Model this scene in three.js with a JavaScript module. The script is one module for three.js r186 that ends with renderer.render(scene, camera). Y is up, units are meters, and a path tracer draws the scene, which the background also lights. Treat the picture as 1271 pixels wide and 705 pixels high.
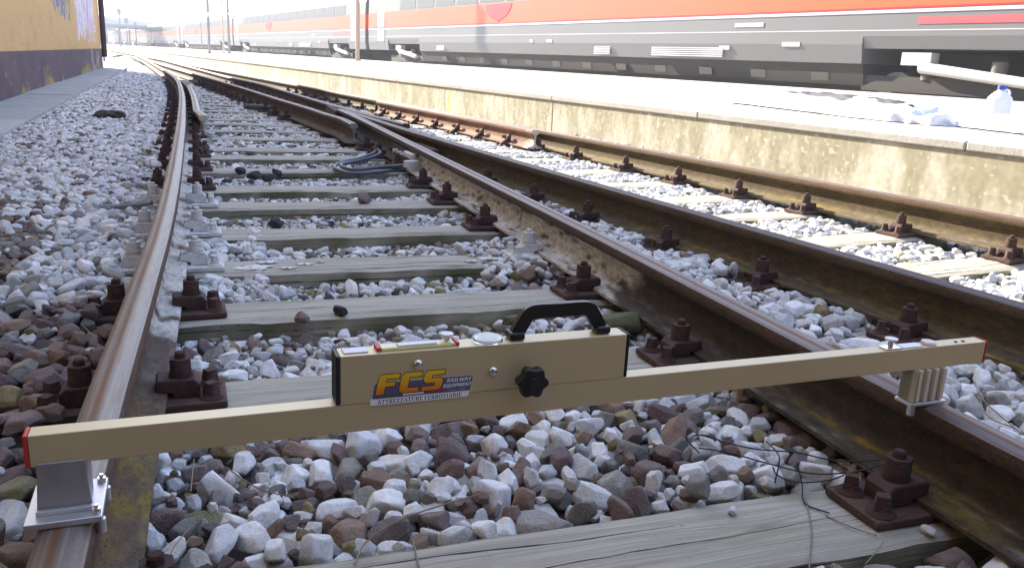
import * as THREE from 'three';
import { RoundedBoxGeometry } from 'three/addons/geometries/RoundedBoxGeometry.js';
import { mergeGeometries, mergeVertices, toCreasedNormals } from 'three/addons/utils/BufferGeometryUtils.js';
import { FontLoader } from 'three/addons/loaders/FontLoader.js';
import { TextGeometry } from 'three/addons/geometries/TextGeometry.js';

// ------------------------------------------------------------------ camera, sky, sun, exposure
const scene = new THREE.Scene();
const CAMH = 0.81, FPX = 1050, CX = 635.5, CY = 352.5;
const V3 = (x, y, z) => new THREE.Vector3(x, y, z);
// camera basis from two vanishing points of the photograph (track direction and horizon slope)
const vpv = V3(245 - CX, 51 - CY, FPX).normalize();
const upc = new THREE.Vector3().crossVectors(vpv, V3(1, 0.0506, 0)).normalize(); if (upc.y > 0) upc.negate();
const rgc = new THREE.Vector3().crossVectors(upc.clone().negate(), vpv);
const RW = (a) => V3(rgc.dot(a), upc.dot(a), -vpv.dot(a));      // image direction -> world direction
const camera = new THREE.PerspectiveCamera(2 * Math.atan(352.5 / FPX) * 180 / Math.PI, 1024 / 567, 0.05, 3000);
camera.position.set(0, CAMH, 0);
camera.quaternion.setFromRotationMatrix(new THREE.Matrix4().makeBasis(RW(V3(1, 0, 0)), RW(V3(0, -1, 0)), RW(V3(0, 0, -1))));
scene.add(camera);
camera.updateMatrixWorld(true);
const ray = (px, py) => RW(V3(px - CX, py - CY, FPX));
const hit = (px, py, y) => { const d = ray(px, py), t = (y - CAMH) / d.y; return V3(d.x * t, y, d.z * t); };
const camInv = camera.matrixWorld.clone().invert();
const project = (p) => { const q = p.clone().applyMatrix4(camInv); return [CX - FPX * q.x / q.z, CY + FPX * q.y / q.z, -q.z]; };

const SUN = V3(-0.34, 0.445, -0.94).normalize();                 // towards the sun: ahead and to the left, behind the goods shed
const sun = new THREE.DirectionalLight(new THREE.Color(1, 0.9, 0.74), 5);
sun.position.copy(SUN).multiplyScalar(60).add(V3(2, 0, -12)); sun.target.position.set(2, 0, -12);
sun.castShadow = true; sun.shadow.mapSize.set(4096, 4096); sun.shadow.radius = 1;
Object.assign(sun.shadow.camera, { left: -45, right: 45, top: 45, bottom: -45, near: 1, far: 160 });
scene.add(sun, sun.target);
{ // clear sky: deep blue above, pale near the horizon, a little brighter towards the sun
  const w = 256, h = 128, d = new Float32Array(w * h * 4);
  for (let j = 0; j < h; j++) for (let i = 0; i < w; i++) {
    const v = (j + 0.5) / h, u = (i + 0.5) / w, el = (v - 0.5) * Math.PI, az = (u - 0.5) * 2 * Math.PI;
    const dir = V3(Math.cos(el) * Math.cos(az), Math.sin(el), Math.cos(el) * Math.sin(az));
    const e = Math.max(0, dir.y), k = Math.pow(1 - e, 3.2), g = Math.max(0, dir.dot(SUN)), glow = 0.25 * g * g + 0.8 * Math.pow(g, 12);
    const c = [0.175 + 0.36 * k + glow * 0.58, 0.245 + 0.33 * k + glow * 0.56, 0.42 + 0.21 * k + glow * 0.52], o = (j * w + i) * 4;
    for (let q = 0; q < 3; q++) d[o + q] = c[q] * (dir.y < 0 ? 0.9 : 1);
    d[o + 3] = 1;
  }
  const t = new THREE.DataTexture(d, w, h, THREE.RGBAFormat, THREE.FloatType);
  t.mapping = THREE.EquirectangularReflectionMapping; t.magFilter = t.minFilter = THREE.LinearFilter; t.colorSpace = THREE.LinearSRGBColorSpace; t.needsUpdate = true;
  scene.background = t; scene.environment = t;
}
const renderer = new THREE.WebGLRenderer({ antialias: true });
renderer.setSize(1024, 567);
renderer.toneMapping = THREE.LinearToneMapping;
renderer.toneMappingExposure = 4.2;
renderer.shadowMap.enabled = true;

// ------------------------------------------------------------------ helpers
let seed = 7;
const rnd = () => { seed = (seed + 0x6d2b79f5) | 0; let t = Math.imul(seed ^ (seed >>> 15), 1 | seed); t = (t + Math.imul(t ^ (t >>> 7), 61 | t)) ^ t; return ((t ^ (t >>> 14)) >>> 0) / 4294967296; };
const rr = (a, b) => a + (b - a) * rnd();
const clamp = (x, a = 0, b = 1) => Math.min(b, Math.max(a, x));
const sstep = (a, b, x) => { const t = clamp((x - a) / (b - a)); return t * t * (3 - 2 * t); };
const mix = (a, b, t) => a + (b - a) * t;
const mix3 = (a, b, t) => [mix(a[0], b[0], t), mix(a[1], b[1], t), mix(a[2], b[2], t)];
const h3 = (x, y, z) => { let n = Math.imul(x, 374761393) + Math.imul(y, 668265263) + Math.imul(z, 2147483647 ^ 0x5bd1e995); n = Math.imul(n ^ (n >>> 13), 1274126177); n ^= n >>> 16; return (n >>> 0) / 4294967296; };
const n3 = (x, y, z = 0) => {
  const xi = Math.floor(x), yi = Math.floor(y), zi = Math.floor(z); let u = x - xi, v = y - yi, w = z - zi; u = u * u * (3 - 2 * u); v = v * v * (3 - 2 * v); w = w * w * (3 - 2 * w);
  const a = mix(mix(h3(xi, yi, zi), h3(xi + 1, yi, zi), u), mix(h3(xi, yi + 1, zi), h3(xi + 1, yi + 1, zi), u), v);
  if (w === 0) return a;
  return mix(a, mix(mix(h3(xi, yi, zi + 1), h3(xi + 1, yi, zi + 1), u), mix(h3(xi, yi + 1, zi + 1), h3(xi + 1, yi + 1, zi + 1), u), v), w);
};
const fbm = (x, y, z = 0, o = 4) => { let s = 0, a = 0.5, t = 0; for (let i = 0; i < o; i++) { s += a * n3(x, y, z); t += a; a *= 0.5; x = x * 2.03 + 11.3; y = y * 2.03 + 5.7; z = z * 2.03 + (z ? 3.1 : 0); } return s / t; };
const used = {};
const numbered = (n) => { const k = used[n] = (used[n] ?? -1) + 1; return k ? n + '_' + String(k).padStart(3, '0') : n; };
const LC = (r, g, b) => new THREE.Color().setRGB(r, g, b);
const mat = (c, rough = 0.9, extra = {}) => new THREE.MeshStandardMaterial({ color: LC(...c), roughness: rough, ...extra });
const toS = (v) => { v = clamp(v); return v <= 0.0031308 ? v * 12.92 : 1.055 * Math.pow(v, 1 / 2.4) - 0.055; };
function tex(w, h, fn, { srgb = true, rep = null } = {}) {       // fn(u, v) -> linear rgb (or a number)
  const d = new Uint8Array(w * h * 4);
  for (let j = 0; j < h; j++) for (let i = 0; i < w; i++) {
    let c = fn((i + 0.5) / w, (j + 0.5) / h, i, j); if (typeof c === 'number') c = [c, c, c];
    const o = (j * w + i) * 4; for (let q = 0; q < 3; q++) d[o + q] = 255 * (srgb ? toS(c[q]) : clamp(c[q])); d[o + 3] = 255;
  }
  const t = new THREE.DataTexture(d, w, h); t.magFilter = THREE.LinearFilter; t.minFilter = THREE.LinearMipmapLinearFilter; t.generateMipmaps = true; t.wrapS = t.wrapT = THREE.RepeatWrapping;
  if (srgb) t.colorSpace = THREE.SRGBColorSpace; if (rep) t.repeat.set(...rep); t.needsUpdate = true; return t;
}
const sh = (o) => { o.castShadow = o.receiveShadow = true; return o; };
function part(name, geo, m, parent) { const o = sh(new THREE.Mesh(geo, m)); o.name = name; parent.add(o); return o; }
function thing(name, label, category, pos, group) {
  const o = new THREE.Group(); o.name = numbered(name); if (pos) o.position.copy(pos); o.userData = { label, category }; if (group) o.userData.group = group; scene.add(o); return o;
}
function solid(name, geo, m, label, category, group) { const o = part(numbered(name), geo, m, scene); o.userData = { label, category }; if (group) o.userData.group = group; return o; }
function structure(name, geo, m) { const o = part(numbered(name), geo, m, scene); o.userData = { kind: 'structure' }; return o; }
function copy(src, label, group) { const c = src.clone(); c.name = numbered(src.name.replace(/_\d\d\d$/, '')); c.userData = { ...src.userData }; if (label) c.userData.label = label; if (group) c.userData.group = group; scene.add(c); return c; }
const box = (x0, x1, y0, y1, z0, z1) => { const g = new THREE.BoxGeometry(x1 - x0, y1 - y0, z1 - z0); g.translate((x0 + x1) / 2, (y0 + y1) / 2, (z0 + z1) / 2); return g; };
const rbox = (x0, x1, y0, y1, z0, z1, r = 0.003, s = 2) => { const g = new RoundedBoxGeometry(x1 - x0, y1 - y0, z1 - z0, s, r); g.translate((x0 + x1) / 2, (y0 + y1) / 2, (z0 + z1) / 2); return g; };
const cyl = (r0, r1, h, x, y, z, n = 20) => { const g = new THREE.CylinderGeometry(r0, r1, h, n); g.translate(x, y, z); return g; };
const tube = (pts, r, seg = 60, rad = 8) => new THREE.TubeGeometry(new THREE.CatmullRomCurve3(pts), seg, r, rad);
const clean = (gs) => mergeGeometries(gs.map((g) => { g = g.index ? g.toNonIndexed() : g; for (const k of Object.keys(g.attributes)) if (!['position', 'normal', 'uv'].includes(k)) g.deleteAttribute(k); return g; }));
const table = (pts) => (z) => {                                  // smooth curve x(z) through [z, x] pairs, z falling
  if (z >= pts[0][0]) return pts[0][1] + (z - pts[0][0]) * (pts[1][1] - pts[0][1]) / (pts[1][0] - pts[0][0]);
  let i = 0; while (i < pts.length - 2 && z < pts[i + 1][0]) i++;
  const P = (k) => pts[clamp(k, 0, pts.length - 1)], a = P(i), b = P(i + 1), t = (z - a[0]) / (b[0] - a[0]), h = b[0] - a[0];
  const sl = (k) => { const p = P(k - 1), q = P(k + 1); return (q[1] - p[1]) / (q[0] - p[0]); }, m0 = sl(i) * h, m1 = sl(i + 1) * h;
  if (t > 1) return b[1] + sl(i + 1) * (z - b[0]);
  return (2 * t ** 3 - 3 * t * t + 1) * a[1] + (t ** 3 - 2 * t * t + t) * m0 + (3 * t * t - 2 * t ** 3) * b[1] + (t ** 3 - t * t) * m1;
};

// ------------------------------------------------------------------ lines of the yard (metres, from the photograph's perspective)
const RH = 0.172, PL = 0.021, YR = RH + PL;                       // rail height, base plate, rail top above sleeper top
const drop = (z) => -0.0075 * Math.max(0, -z - 8);                // the yard falls gently away
const xLg = table([[1, -0.157], [-1, -0.155], [-1.5, -0.15], [-2.2, -0.132], [-3, -0.113], [-4, -0.104], [-5.6, -0.107], [-7.7, -0.122], [-11.9, -0.19], [-17, -0.36], [-22.5, -0.72], [-32.7, -1.5], [-44.6, -2.45], [-62.7, -4.05], [-102, -7.7]]);
const xAg = table([[1, 1.294], [-1, 1.298], [-1.5, 1.308], [-2, 1.318], [-3, 1.335], [-4, 1.342], [-5, 1.348], [-7, 1.362], [-9.4, 1.375]]);
const xL = (z) => xLg(z) - 0.036, xA = (z) => xAg(z) + 0.036;
const xB = table([[1, 2.52], [-1.66, 2.225], [-2.3, 2.15], [-3.14, 2.045], [-4.31, 1.9], [-5.94, 1.715], [-7.26, 1.575], [-9.4, 1.42]]);
const DP = ray(70, 50); DP.divideScalar(Math.hypot(DP.x, DP.z));  // direction of platform, far rail and train
const NP = V3(-DP.z, 0, DP.x);
const E0 = V3(4.905, 0.41, -3.99);                                // platform edge
const C0 = V3(3.614 + 0.036, 0, -2.865);
const xC = (z) => C0.x + (z - C0.z) * DP.x / DP.z, yC = (z) => (z - C0.z) / DP.z * DP.y;
const SLZ = [-1.13, -1.97, -2.66, -3.235, -3.84, -4.545, -5.11, -5.88, -6.59, -7.12, -7.95, -8.68, -9.5];
while (SLZ[SLZ.length - 1] > -24) SLZ.push(SLZ[SLZ.length - 1] - 0.66);
const SW = 0.24;

// ------------------------------------------------------------------ textures
const rockTex = tex(512, 512, (u, v) => { const a = fbm(u * 7, v * 7, 1.5, 4), b = fbm(u * 16, v * 16, 6.5, 4), s = n3(u * 120, v * 120, 3.3), d = fbm(u * 4, v * 4, 9.5, 3); let c = 0.68 + 0.36 * a + 0.22 * (b - 0.5); let k = [c, c, c]; k = mix3(k, [c * 0.9, c * 0.84, c * 0.74], clamp((d - 0.56) * 5)); k = k.map((x) => x * (s < 0.2 ? 0.66 : 1) * (0.9 + 0.2 * n3(u * 60, v * 60, 11.3))); return s > 0.86 ? mix3(k, [1, 1, 0.98], 0.5) : k; });
const rockBump = tex(256, 256, (u, v) => fbm(u * 22, v * 22, 2.5, 4), { srgb: false });
const rustTex = tex(256, 256, (u, v) => { const a = fbm(u * 7, v * 7, 4.5, 5), b = n3(u * 100, v * 100, 2.2), d = fbm(u * 15, v * 15, 24.5, 4); let c = mix3([0.45, 0.42, 0.44], [1.1, 0.95, 0.86], clamp(a * 1.9 - 0.45)); c = mix3(c, [1.7, 1.05, 0.62], clamp((d - 0.56) * 6) * 0.6); c = mix3(c, [1.5, 1.45, 1.35], clamp((0.36 - d) * 7) * 0.35); return c.map((x) => x * (0.75 + 0.5 * b) * 0.55); });
const rustBump = tex(256, 256, (u, v) => fbm(u * 40, v * 40, 6.5, 4), { srgb: false });
const railDetail = tex(1024, 512, (u, v) => { const a = fbm(u * 14, v * 14, 7.5, 5), g = n3(u * 95, v * 95, 1.1), q = fbm(u * 44, v * 44, 2.7, 3); let c = mix3([0.55, 0.54, 0.52], [1.3, 1.24, 1.18], clamp(a * 1.7 - 0.35)).map((x) => x * (0.7 + 0.6 * q)); if (g > 0.84) c = mix3(c, [1.6, 1.58, 1.5], (g - 0.84) * 6); if (g < 0.16) c = c.map((x) => x * 0.45); return c.map((x) => x * 0.62); });
const topTex = tex(2048, 64, (u, v) => { const s = fbm(u * 5, v * 34, 7.5, 4), t = fbm(u * 26, v * 12, 3.5, 3), g = n3(u * 700, v * 40, 1.1), band = Math.exp(-Math.pow((v - 0.33 - 0.06 * (fbm(u * 3, 0.5, 0, 2) - 0.5)) / 0.085, 2)), edge = sstep(0.36, 0.5, Math.abs(v - 0.5)); let c = mix3([0.5, 0.45, 0.42], [1.15, 1.13, 1.12], clamp(s * 2.1 - 0.5)); c = mix3(c, [0.7, 0.45, 0.33], clamp((t - 0.52) * 5) * 0.6); c = mix3(c, [0.8, 0.44, 0.26], clamp(band * (0.4 + 1.3 * t))); c = mix3(c, [0.55, 0.36, 0.28], edge * (0.45 + 0.5 * t)); return c.map((x) => x * (0.88 + 0.22 * g) * 0.8); });
const topRough = tex(1024, 64, (u, v) => { const s = fbm(u * 5, v * 34, 7.5, 4), band = Math.exp(-Math.pow((v - 0.33) / 0.1, 2)); return [0, clamp(0.36 + 0.25 * s + 0.25 * band), 0]; }, { srgb: false });
const railBump = tex(512, 128, (u, v) => 0.6 * fbm(u * 60, v * 30, 8.5, 4) + 0.4 * n3(u * 240, v * 60, 2.2), { srgb: false });
function woodPair(w, h, len, sd) {
  const wid = 0.25, cracks = [];
  const r0 = seed; seed = sd * 977;
  for (let i = 0; i < 8; i++) cracks.push({ v: rr(0.06, 0.94), u0: rr(-0.1, 0.8), l: rr(0.12, 0.6), wd: rr(0.0009, 0.003), p: rr(0, 90), s: rr(-0.1, 0.1) });
  const knots = []; for (let i = 0; i < 4; i++) knots.push([rr(0.05, 0.95) * len, rr(0.2, 0.8) * wid, rr(0.02, 0.05)]);
  seed = r0;
  const warp = (x, y) => { let d = 0; for (const [kx, ky, kr] of knots) { const a = (x - kx) / (kr * 3.2), b = (y - ky) / kr; d += Math.sign(b) * kr * 0.5 * Math.exp(-(a * a + b * b)); } return y + d + 0.02 * (fbm(x * 1.3, y * 4, sd + 0.5, 2) - 0.5); };
  const cell = (u, v) => {
    const x = u * len, y = v * wid, yy = warp(x, y);
    let g = 0.55 * fbm(x * 2.2, yy * 130, sd + 1.5, 4) + 0.45 * n3(x * 7, yy * 420, sd + 2.5);
    let k = 0; for (const [kx, ky, kr] of knots) { const a = (x - kx) / (kr * 1.2), b = (y - ky) / (kr * 0.5); k = Math.max(k, Math.exp(-(a * a + b * b) * 2)); }
    let cr = 0; for (const c of cracks) { const t = (u - c.u0) / c.l; if (t < 0 || t > 1) continue; const cv = (c.v + c.s * t) * wid + 0.008 * (fbm(x * 5, c.p, 0, 3) - 0.5) * 2; const wd = c.wd * Math.sin(Math.PI * t) * (0.5 + n3(x * 30, c.p)); cr = Math.max(cr, 1 - sstep(wd * 0.5, wd * 1.3, Math.abs(y - cv))); }
    return [g, k, cr, fbm(x * 3, y * 9, sd + 5.5, 4), fbm(x * 14, y * 30, sd + 8.5, 3)];
  };
  const map = tex(w, h, (u, v) => {
    const [g, k, cr, p, q] = cell(u, v); let c = mix3([0.25, 0.224, 0.175], [0.49, 0.45, 0.365], clamp(g * 1.7 - 0.35));
    c = mix3(c, [0.2, 0.18, 0.105], clamp((p - 0.5) * 2.4) * 0.65); c = mix3(c, [0.55, 0.53, 0.46], clamp((q - 0.6) * 2.5) * 0.45);
    c = mix3(c, [0.13, 0.11, 0.08], k * 0.45); const fl = n3(u * len * 90, v * wid * 520, sd + 31.5); if (fl > 0.8) c = mix3(c, [0.12, 0.11, 0.085], (fl - 0.8) * 3.2); c = c.map((z) => z * (0.84 + 0.32 * p)); return mix3(c, [0.025, 0.022, 0.018], cr);
  });
  const bump = tex(w / 2, h, (u, v) => { const [g, k, cr] = cell(u, v); return 0.35 + 0.6 * g - 0.5 * cr; }, { srgb: false });
  return [map, bump];
}
const [woodA, woodAb] = woodPair(2048, 256, 2.4, 3), [woodB, woodBb] = woodPair(1024, 128, 2.4, 5), [woodC, woodCb] = woodPair(1024, 128, 2.4, 9);
const wood = [[woodA, woodAb], [woodB, woodBb], [woodC, woodCb]].map(([m, b]) => new THREE.MeshStandardMaterial({ map: m, bumpMap: b, bumpScale: 0.004, roughness: 0.93, vertexColors: true }));
const concTex = tex(512, 512, (u, v) => { const a = fbm(u * 6, v * 6, 3.5, 5), b = n3(u * 160, v * 160, 1.1), c = fbm(u * 30, v * 30, 9.5, 3); return mix3([0.2, 0.195, 0.185], [0.36, 0.355, 0.34], clamp(a * 1.4 - 0.2)).map((x) => x * (0.85 + 0.18 * b + 0.15 * c)); });
const concBump = tex(512, 512, (u, v) => 0.6 * fbm(u * 40, v * 40, 3.5, 4) + 0.4 * n3(u * 200, v * 200, 7.1), { srgb: false });

const pavTex = tex(512, 512, (u, v) => { const a = fbm(u * 6, v * 6, 13.5, 5), b = n3(u * 170, v * 170, 4.1), c = fbm(u * 26, v * 26, 19.5, 3); return mix3([0.33, 0.315, 0.28], [0.48, 0.465, 0.425], clamp(a * 1.4 - 0.2)).map((x) => x * (0.86 + 0.16 * b + 0.14 * c)); });
const washTex = tex(256, 256, (u, v) => { const a = fbm(u * 9, v * 9, 14.5, 4), b = fbm(u * 34, v * 34, 3.5, 3), k = clamp((a * 0.75 + b * 0.5 - 0.42) * 7); return mix3([0.2, 0.15, 0.125], [0.64, 0.63, 0.59].map((x) => x * (0.88 + 0.24 * b)), k); });
const M = {
  rust: mat([0.15, 0.088, 0.076], 0.88, { map: rustTex, bumpMap: rustBump, bumpScale: 0.0025 }),
  rustPlate: mat([0.19, 0.12, 0.098], 0.9, { map: rustTex, bumpMap: rustBump, bumpScale: 0.0025 }),
  whitewash: mat([1, 1, 1], 0.95, { map: washTex, bumpMap: rustBump, bumpScale: 0.001 }),
  beam: mat([0.62, 0.51, 0.305], 0.4, { metalness: 0.2, map: tex(256, 256, (u, v) => 0.94 + 0.08 * n3(u * 120, v * 256, 2.2)), }),
  alu: mat([0.68, 0.69, 0.71], 0.42, { metalness: 0.8, map: tex(256, 256, (u, v) => 0.86 + 0.2 * fbm(u * 3, v * 90, 4.5, 3)) }),
  aluCast: mat([0.42, 0.41, 0.42], 0.55, { metalness: 0.75, map: tex(128, 128, (u, v) => 0.8 + 0.3 * n3(u * 60, v * 60, 3.5)) }),
  chrome: mat([0.75, 0.75, 0.76], 0.15, { metalness: 1 }),
  blackPlastic: mat([0.012, 0.012, 0.014], 0.38),
  blackCap: mat([0.014, 0.015, 0.02], 0.55),
  redCap: mat([0.5, 0.03, 0.025], 0.5),
  white: mat([0.74, 0.74, 0.72], 0.6),
  clear: new THREE.MeshPhysicalMaterial({ color: LC(0.95, 0.97, 0.95), roughness: 0.05, transmission: 1, ior: 1.48, thickness: 0.004 }),
  vial: new THREE.MeshPhysicalMaterial({ color: LC(0.78, 0.74, 0.36), roughness: 0.15, transmission: 0.35, thickness: 0.004 }),
  cable: mat([0.06, 0.075, 0.09], 0.55),
  wire: mat([0.02, 0.021, 0.022], 0.7),
  twig: mat([0.26, 0.21, 0.15], 0.95),
};

// ------------------------------------------------------------------ ground and gravel bed
const meadow = (x, z) => fbm(x * 1.7 + 40, z * 1.7 + 9, 0, 3) - 0.5;
function level(x, z) {                                            // top of the ballast
  const n = meadow(x, z) * 0.03, xl = xL(z), xa = xA(z), xb = xB(Math.max(z, -9.3)), dz = drop(z);
  if (x < xl) return 0.042 + n + dz - 0.026 * sstep(xl - 0.4, xl - 0.1, x);
  if (x < xa) { const nearGap = sstep(-2.3, -1.6, z); return mix(mix(-0.05, -0.018, sstep(-4.6, -8.5, z)), -0.012, nearGap) + n * 0.8 + dz + (x < xl + 0.22 ? 0.012 : 0) + 0.02 * sstep(xa - 0.32, xa - 0.1, x) * (z < -2.2 ? 1 : 0); }
  if (x < xb && z > -6.5) return 0.022 + n + 0.01 * sstep(-2.2, -3, z);
  return -0.018 + n * 0.6 + dz;
}
{
  const gravelTex = tex(512, 512, (u, v) => { const a = fbm(u * 7, v * 7, 1.5, 4), b = n3(u * 130, v * 130, 5.1), c = n3(u * 60, v * 60, 8.1); return mix3([0.2, 0.18, 0.16], [0.44, 0.42, 0.39], clamp(0.45 * b + 0.4 * c + 0.4 * a - 0.1)); });
  gravelTex.repeat.set(1, 1);
  const gm = new THREE.MeshStandardMaterial({ map: gravelTex, roughness: 1, bumpMap: rockBump, bumpScale: 0.01 });
  const zs = [30, 4, -8, -16, -30, -60, -110, -180, -300, -800], xs = [-400, -60, -12, 0, 12, 60, 400], pos = [], uv = [], idx = [];
  for (const z of zs) for (const x of xs) { pos.push(x, -0.17 + Math.max(drop(z), -1.7), z); uv.push(x / 1.5, z / 1.5); }
  for (let j = 0; j < zs.length - 1; j++) for (let i = 0; i < xs.length - 1; i++) { const a = j * xs.length + i, b = a + xs.length; idx.push(a, a + 1, b, a + 1, b + 1, b); }
  const g = new THREE.BufferGeometry(); g.setAttribute('position', new THREE.Float32BufferAttribute(pos, 3)); g.setAttribute('uv', new THREE.Float32BufferAttribute(uv, 2)); g.setIndex(idx); g.computeVertexNormals();
  structure('ground', g, gm);
  // the bed the loose stones lie on
  const nx = 90, nz = 240, p2 = [], u2 = [], i2 = [];
  for (let j = 0; j <= nz; j++) { const z = 0.5 - Math.pow(j / nz, 1.6) * 46; for (let i = 0; i <= nx; i++) { const x = mix(-2.2, 4.95, i / nx) + (z < -12 ? (z + 12) * 0.1 * (1 - i / nx) * 0 : 0) + (i > nx / 2 ? (z + 2) * 0.135 * (i / nx - 0.5) * 2 : 0); p2.push(x, level(x, z) - 0.07, z); u2.push(x / 0.8, z / 0.8); } }
  for (let j = 0; j < nz; j++) for (let i = 0; i < nx; i++) { const a = j * (nx + 1) + i, b = a + nx + 1; i2.push(a, a + 1, b, a + 1, b + 1, b); }
  const g2 = new THREE.BufferGeometry(); g2.setAttribute('position', new THREE.Float32BufferAttribute(p2, 3)); g2.setAttribute('uv', new THREE.Float32BufferAttribute(u2, 2)); g2.setIndex(i2); g2.computeVertexNormals();
  structure('gravel_bed', g2, new THREE.MeshStandardMaterial({ map: gravelTex, color: LC(0.5, 0.45, 0.4), roughness: 1 }));
}

// ------------------------------------------------------------------ rails
// half profile from the middle of the foot's underside round to the middle of the head: [x, y, zone]
const HALF = [[0.075, 0, 'f'], [0.075, 0.0105, 'f'], [0.072, 0.0125, 'f'], [0.064, 0.0144, 'f'], [0.057, 0.016, 'f'], [0.05, 0.0175, 'f'], [0.043, 0.0195, 'f'], [0.036, 0.0218, 'f'], [0.03, 0.024, 'f'], [0.024, 0.027, 'f'], [0.018, 0.031, 'f'], [0.0115, 0.041, 'w'], [0.0088, 0.055, 'w'], [0.0083, 0.072, 'w'], [0.0083, 0.09, 'w'], [0.0088, 0.105, 'w'], [0.012, 0.119, 'w'], [0.019, 0.1255, 'w'], [0.034, 0.1325, 'h'], [0.0358, 0.136, 'h'], [0.036, 0.148, 'h'], [0.0355, 0.157, 'h'], [0.0325, 0.1645, 't'], [0.026, 0.1688, 't'], [0.015, 0.1712, 't'], [0, 0.172, 't']];
const PROFILE = [...HALF.map(([x, y, q]) => [-x, y, q]), ...HALF.slice(0, -1).reverse()];
const TOP0 = HALF.findIndex((p) => p[1] > 0.16);
const railMat = new THREE.MeshStandardMaterial({ vertexColors: true, map: railDetail, roughness: 0.9, bumpMap: railBump, bumpScale: 0.0015 });
const topMat = new THREE.MeshStandardMaterial({ vertexColors: true, map: topTex, roughness: 1, roughnessMap: topRough, metalness: 0.3 });
function sweep(prof, path, color, close, uvs = [0.42, 0.21]) {
  const pos = [], uv = [], col = [], idx = [], n = prof.length; let s = 0;
  const lens = [0]; for (let k = 1; k < n; k++) lens.push(lens[k - 1] + Math.hypot(prof[k][0] - prof[k - 1][0], prof[k][1] - prof[k - 1][1]));
  path.forEach((p, i) => {
    const a = path[Math.max(0, i - 1)], b = path[Math.min(path.length - 1, i + 1)], tx = b.x - a.x, tz = b.z - a.z, L = Math.hypot(tx, tz), nx = -tz / L, nz = tx / L;
    if (i) s += p.distanceTo(path[i - 1]);
    prof.forEach(([x, y, q], k) => { pos.push(p.x + nx * x, p.y + y, p.z + nz * x); uv.push(s / uvs[0], lens[k] / uvs[1]); const c = color(q, x, y, p.z, s); col.push(...c); });
  });
  for (let i = 0; i < path.length - 1; i++) for (let k = 0; k < n - 1; k++) { const a = i * n + k, b = a + n; idx.push(a, b, a + 1, b, b + 1, a + 1); }
  if (close) for (const e of [0, path.length - 1]) { const o = pos.length / 3, src = e * n; for (let k = 0; k < n; k++) { pos.push(...pos.slice((src + k) * 3, (src + k) * 3 + 3)); uv.push(prof[k][0], prof[k][1]); const w = close(e); col.push(...(w || col.slice((src + k) * 3, (src + k) * 3 + 3))); } const t = THREE.ShapeUtils.triangulateShape(prof.map((q) => new THREE.Vector2(q[0], q[1])), []); for (const f of t) idx.push(o + f[0], o + f[e ? 1 : 2], o + f[e ? 2 : 1]); }
  const g = new THREE.BufferGeometry(); g.setAttribute('position', new THREE.Float32BufferAttribute(pos, 3)); g.setAttribute('uv', new THREE.Float32BufferAttribute(uv, 2)); g.setAttribute('color', new THREE.Float32BufferAttribute(col, 3)); g.setIndex(idx);
  const c = toCreasedNormals(g, 0.62); return c;
}
function railPath(xf, z0, z1, yf) { const p = []; for (let z = z0; z > z1;) { p.push(V3(xf(z), yf(z), z)); z -= z > -4 ? 0.02 : z > -9 ? 0.05 : z > -20 ? 0.25 : 1.5; } p.push(V3(xf(z1), yf(z1), z1)); return p; }
const RUST = [0.085, 0.05, 0.036], RUST2 = [0.13, 0.075, 0.045], MOSS = [0.17, 0.125, 0.03], DIRT = [0.19, 0.165, 0.135], PAINT = [0.66, 0.64, 0.585], OCHRE = [0.34, 0.255, 0.115];
function railColor({ id, paint = null, moss = 0.5, web = RUST, top = [0.28, 0.255, 0.235], dust = 0.4, paintTo = 0.13, rust2 = RUST2 }) {
  return (q, x, y, z, s) => {
    const a = fbm(s * 9 + id * 7, y * 60, x * 30 + id, 4), b = fbm(s * 2.2 + id, y * 20 + x * 14, id * 3.1, 3), f = fbm(s * 17, y * 120 + x * 50, id + 0.5, 3);
    if (q === 't') return top.map((v) => v * (0.85 + 0.35 * b));
    let c = mix3(web, rust2, clamp(a * 1.6 - 0.45) * 0.7).map((v) => v * 1.5);
    if (q === 'f') { c = mix3(c, DIRT, clamp(dust + (f - 0.5) * 2.2)); c = mix3(c, [0.27, 0.185, 0.025], clamp((b - 0.68 + moss * 0.24 + 0.1 * sstep(0.055, 0.02, Math.abs(x))) * 7) * clamp((f - 0.35) * 4)); if (f > 0.7) c = mix3(c, [0.42, 0.41, 0.37], 0.35); }
    if (q === 'w') c = mix3(c, MOSS, clamp((b - 0.6 + moss * 0.15) * 3) * clamp(f * 1.4) * 0.6);
    if (q === 'h') c = mix3(c, [0.16, 0.075, 0.04], 0.3 + 0.3 * b);
    if (paint && y < paintTo + 0.012 * (b - 0.5)) { const e = Math.min(paint[0] - z, z - paint[1]); const k = clamp((e + (b - 0.5) * 0.5 + (f - 0.5) * 0.25) * 9) * clamp((f - 0.36) * 9 + 0.4 + (a - 0.5) * 3); c = mix3(c, PAINT.map((v) => v * (0.9 + 0.6 * a)), clamp(k)); }
    return c;
  };
}
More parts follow.
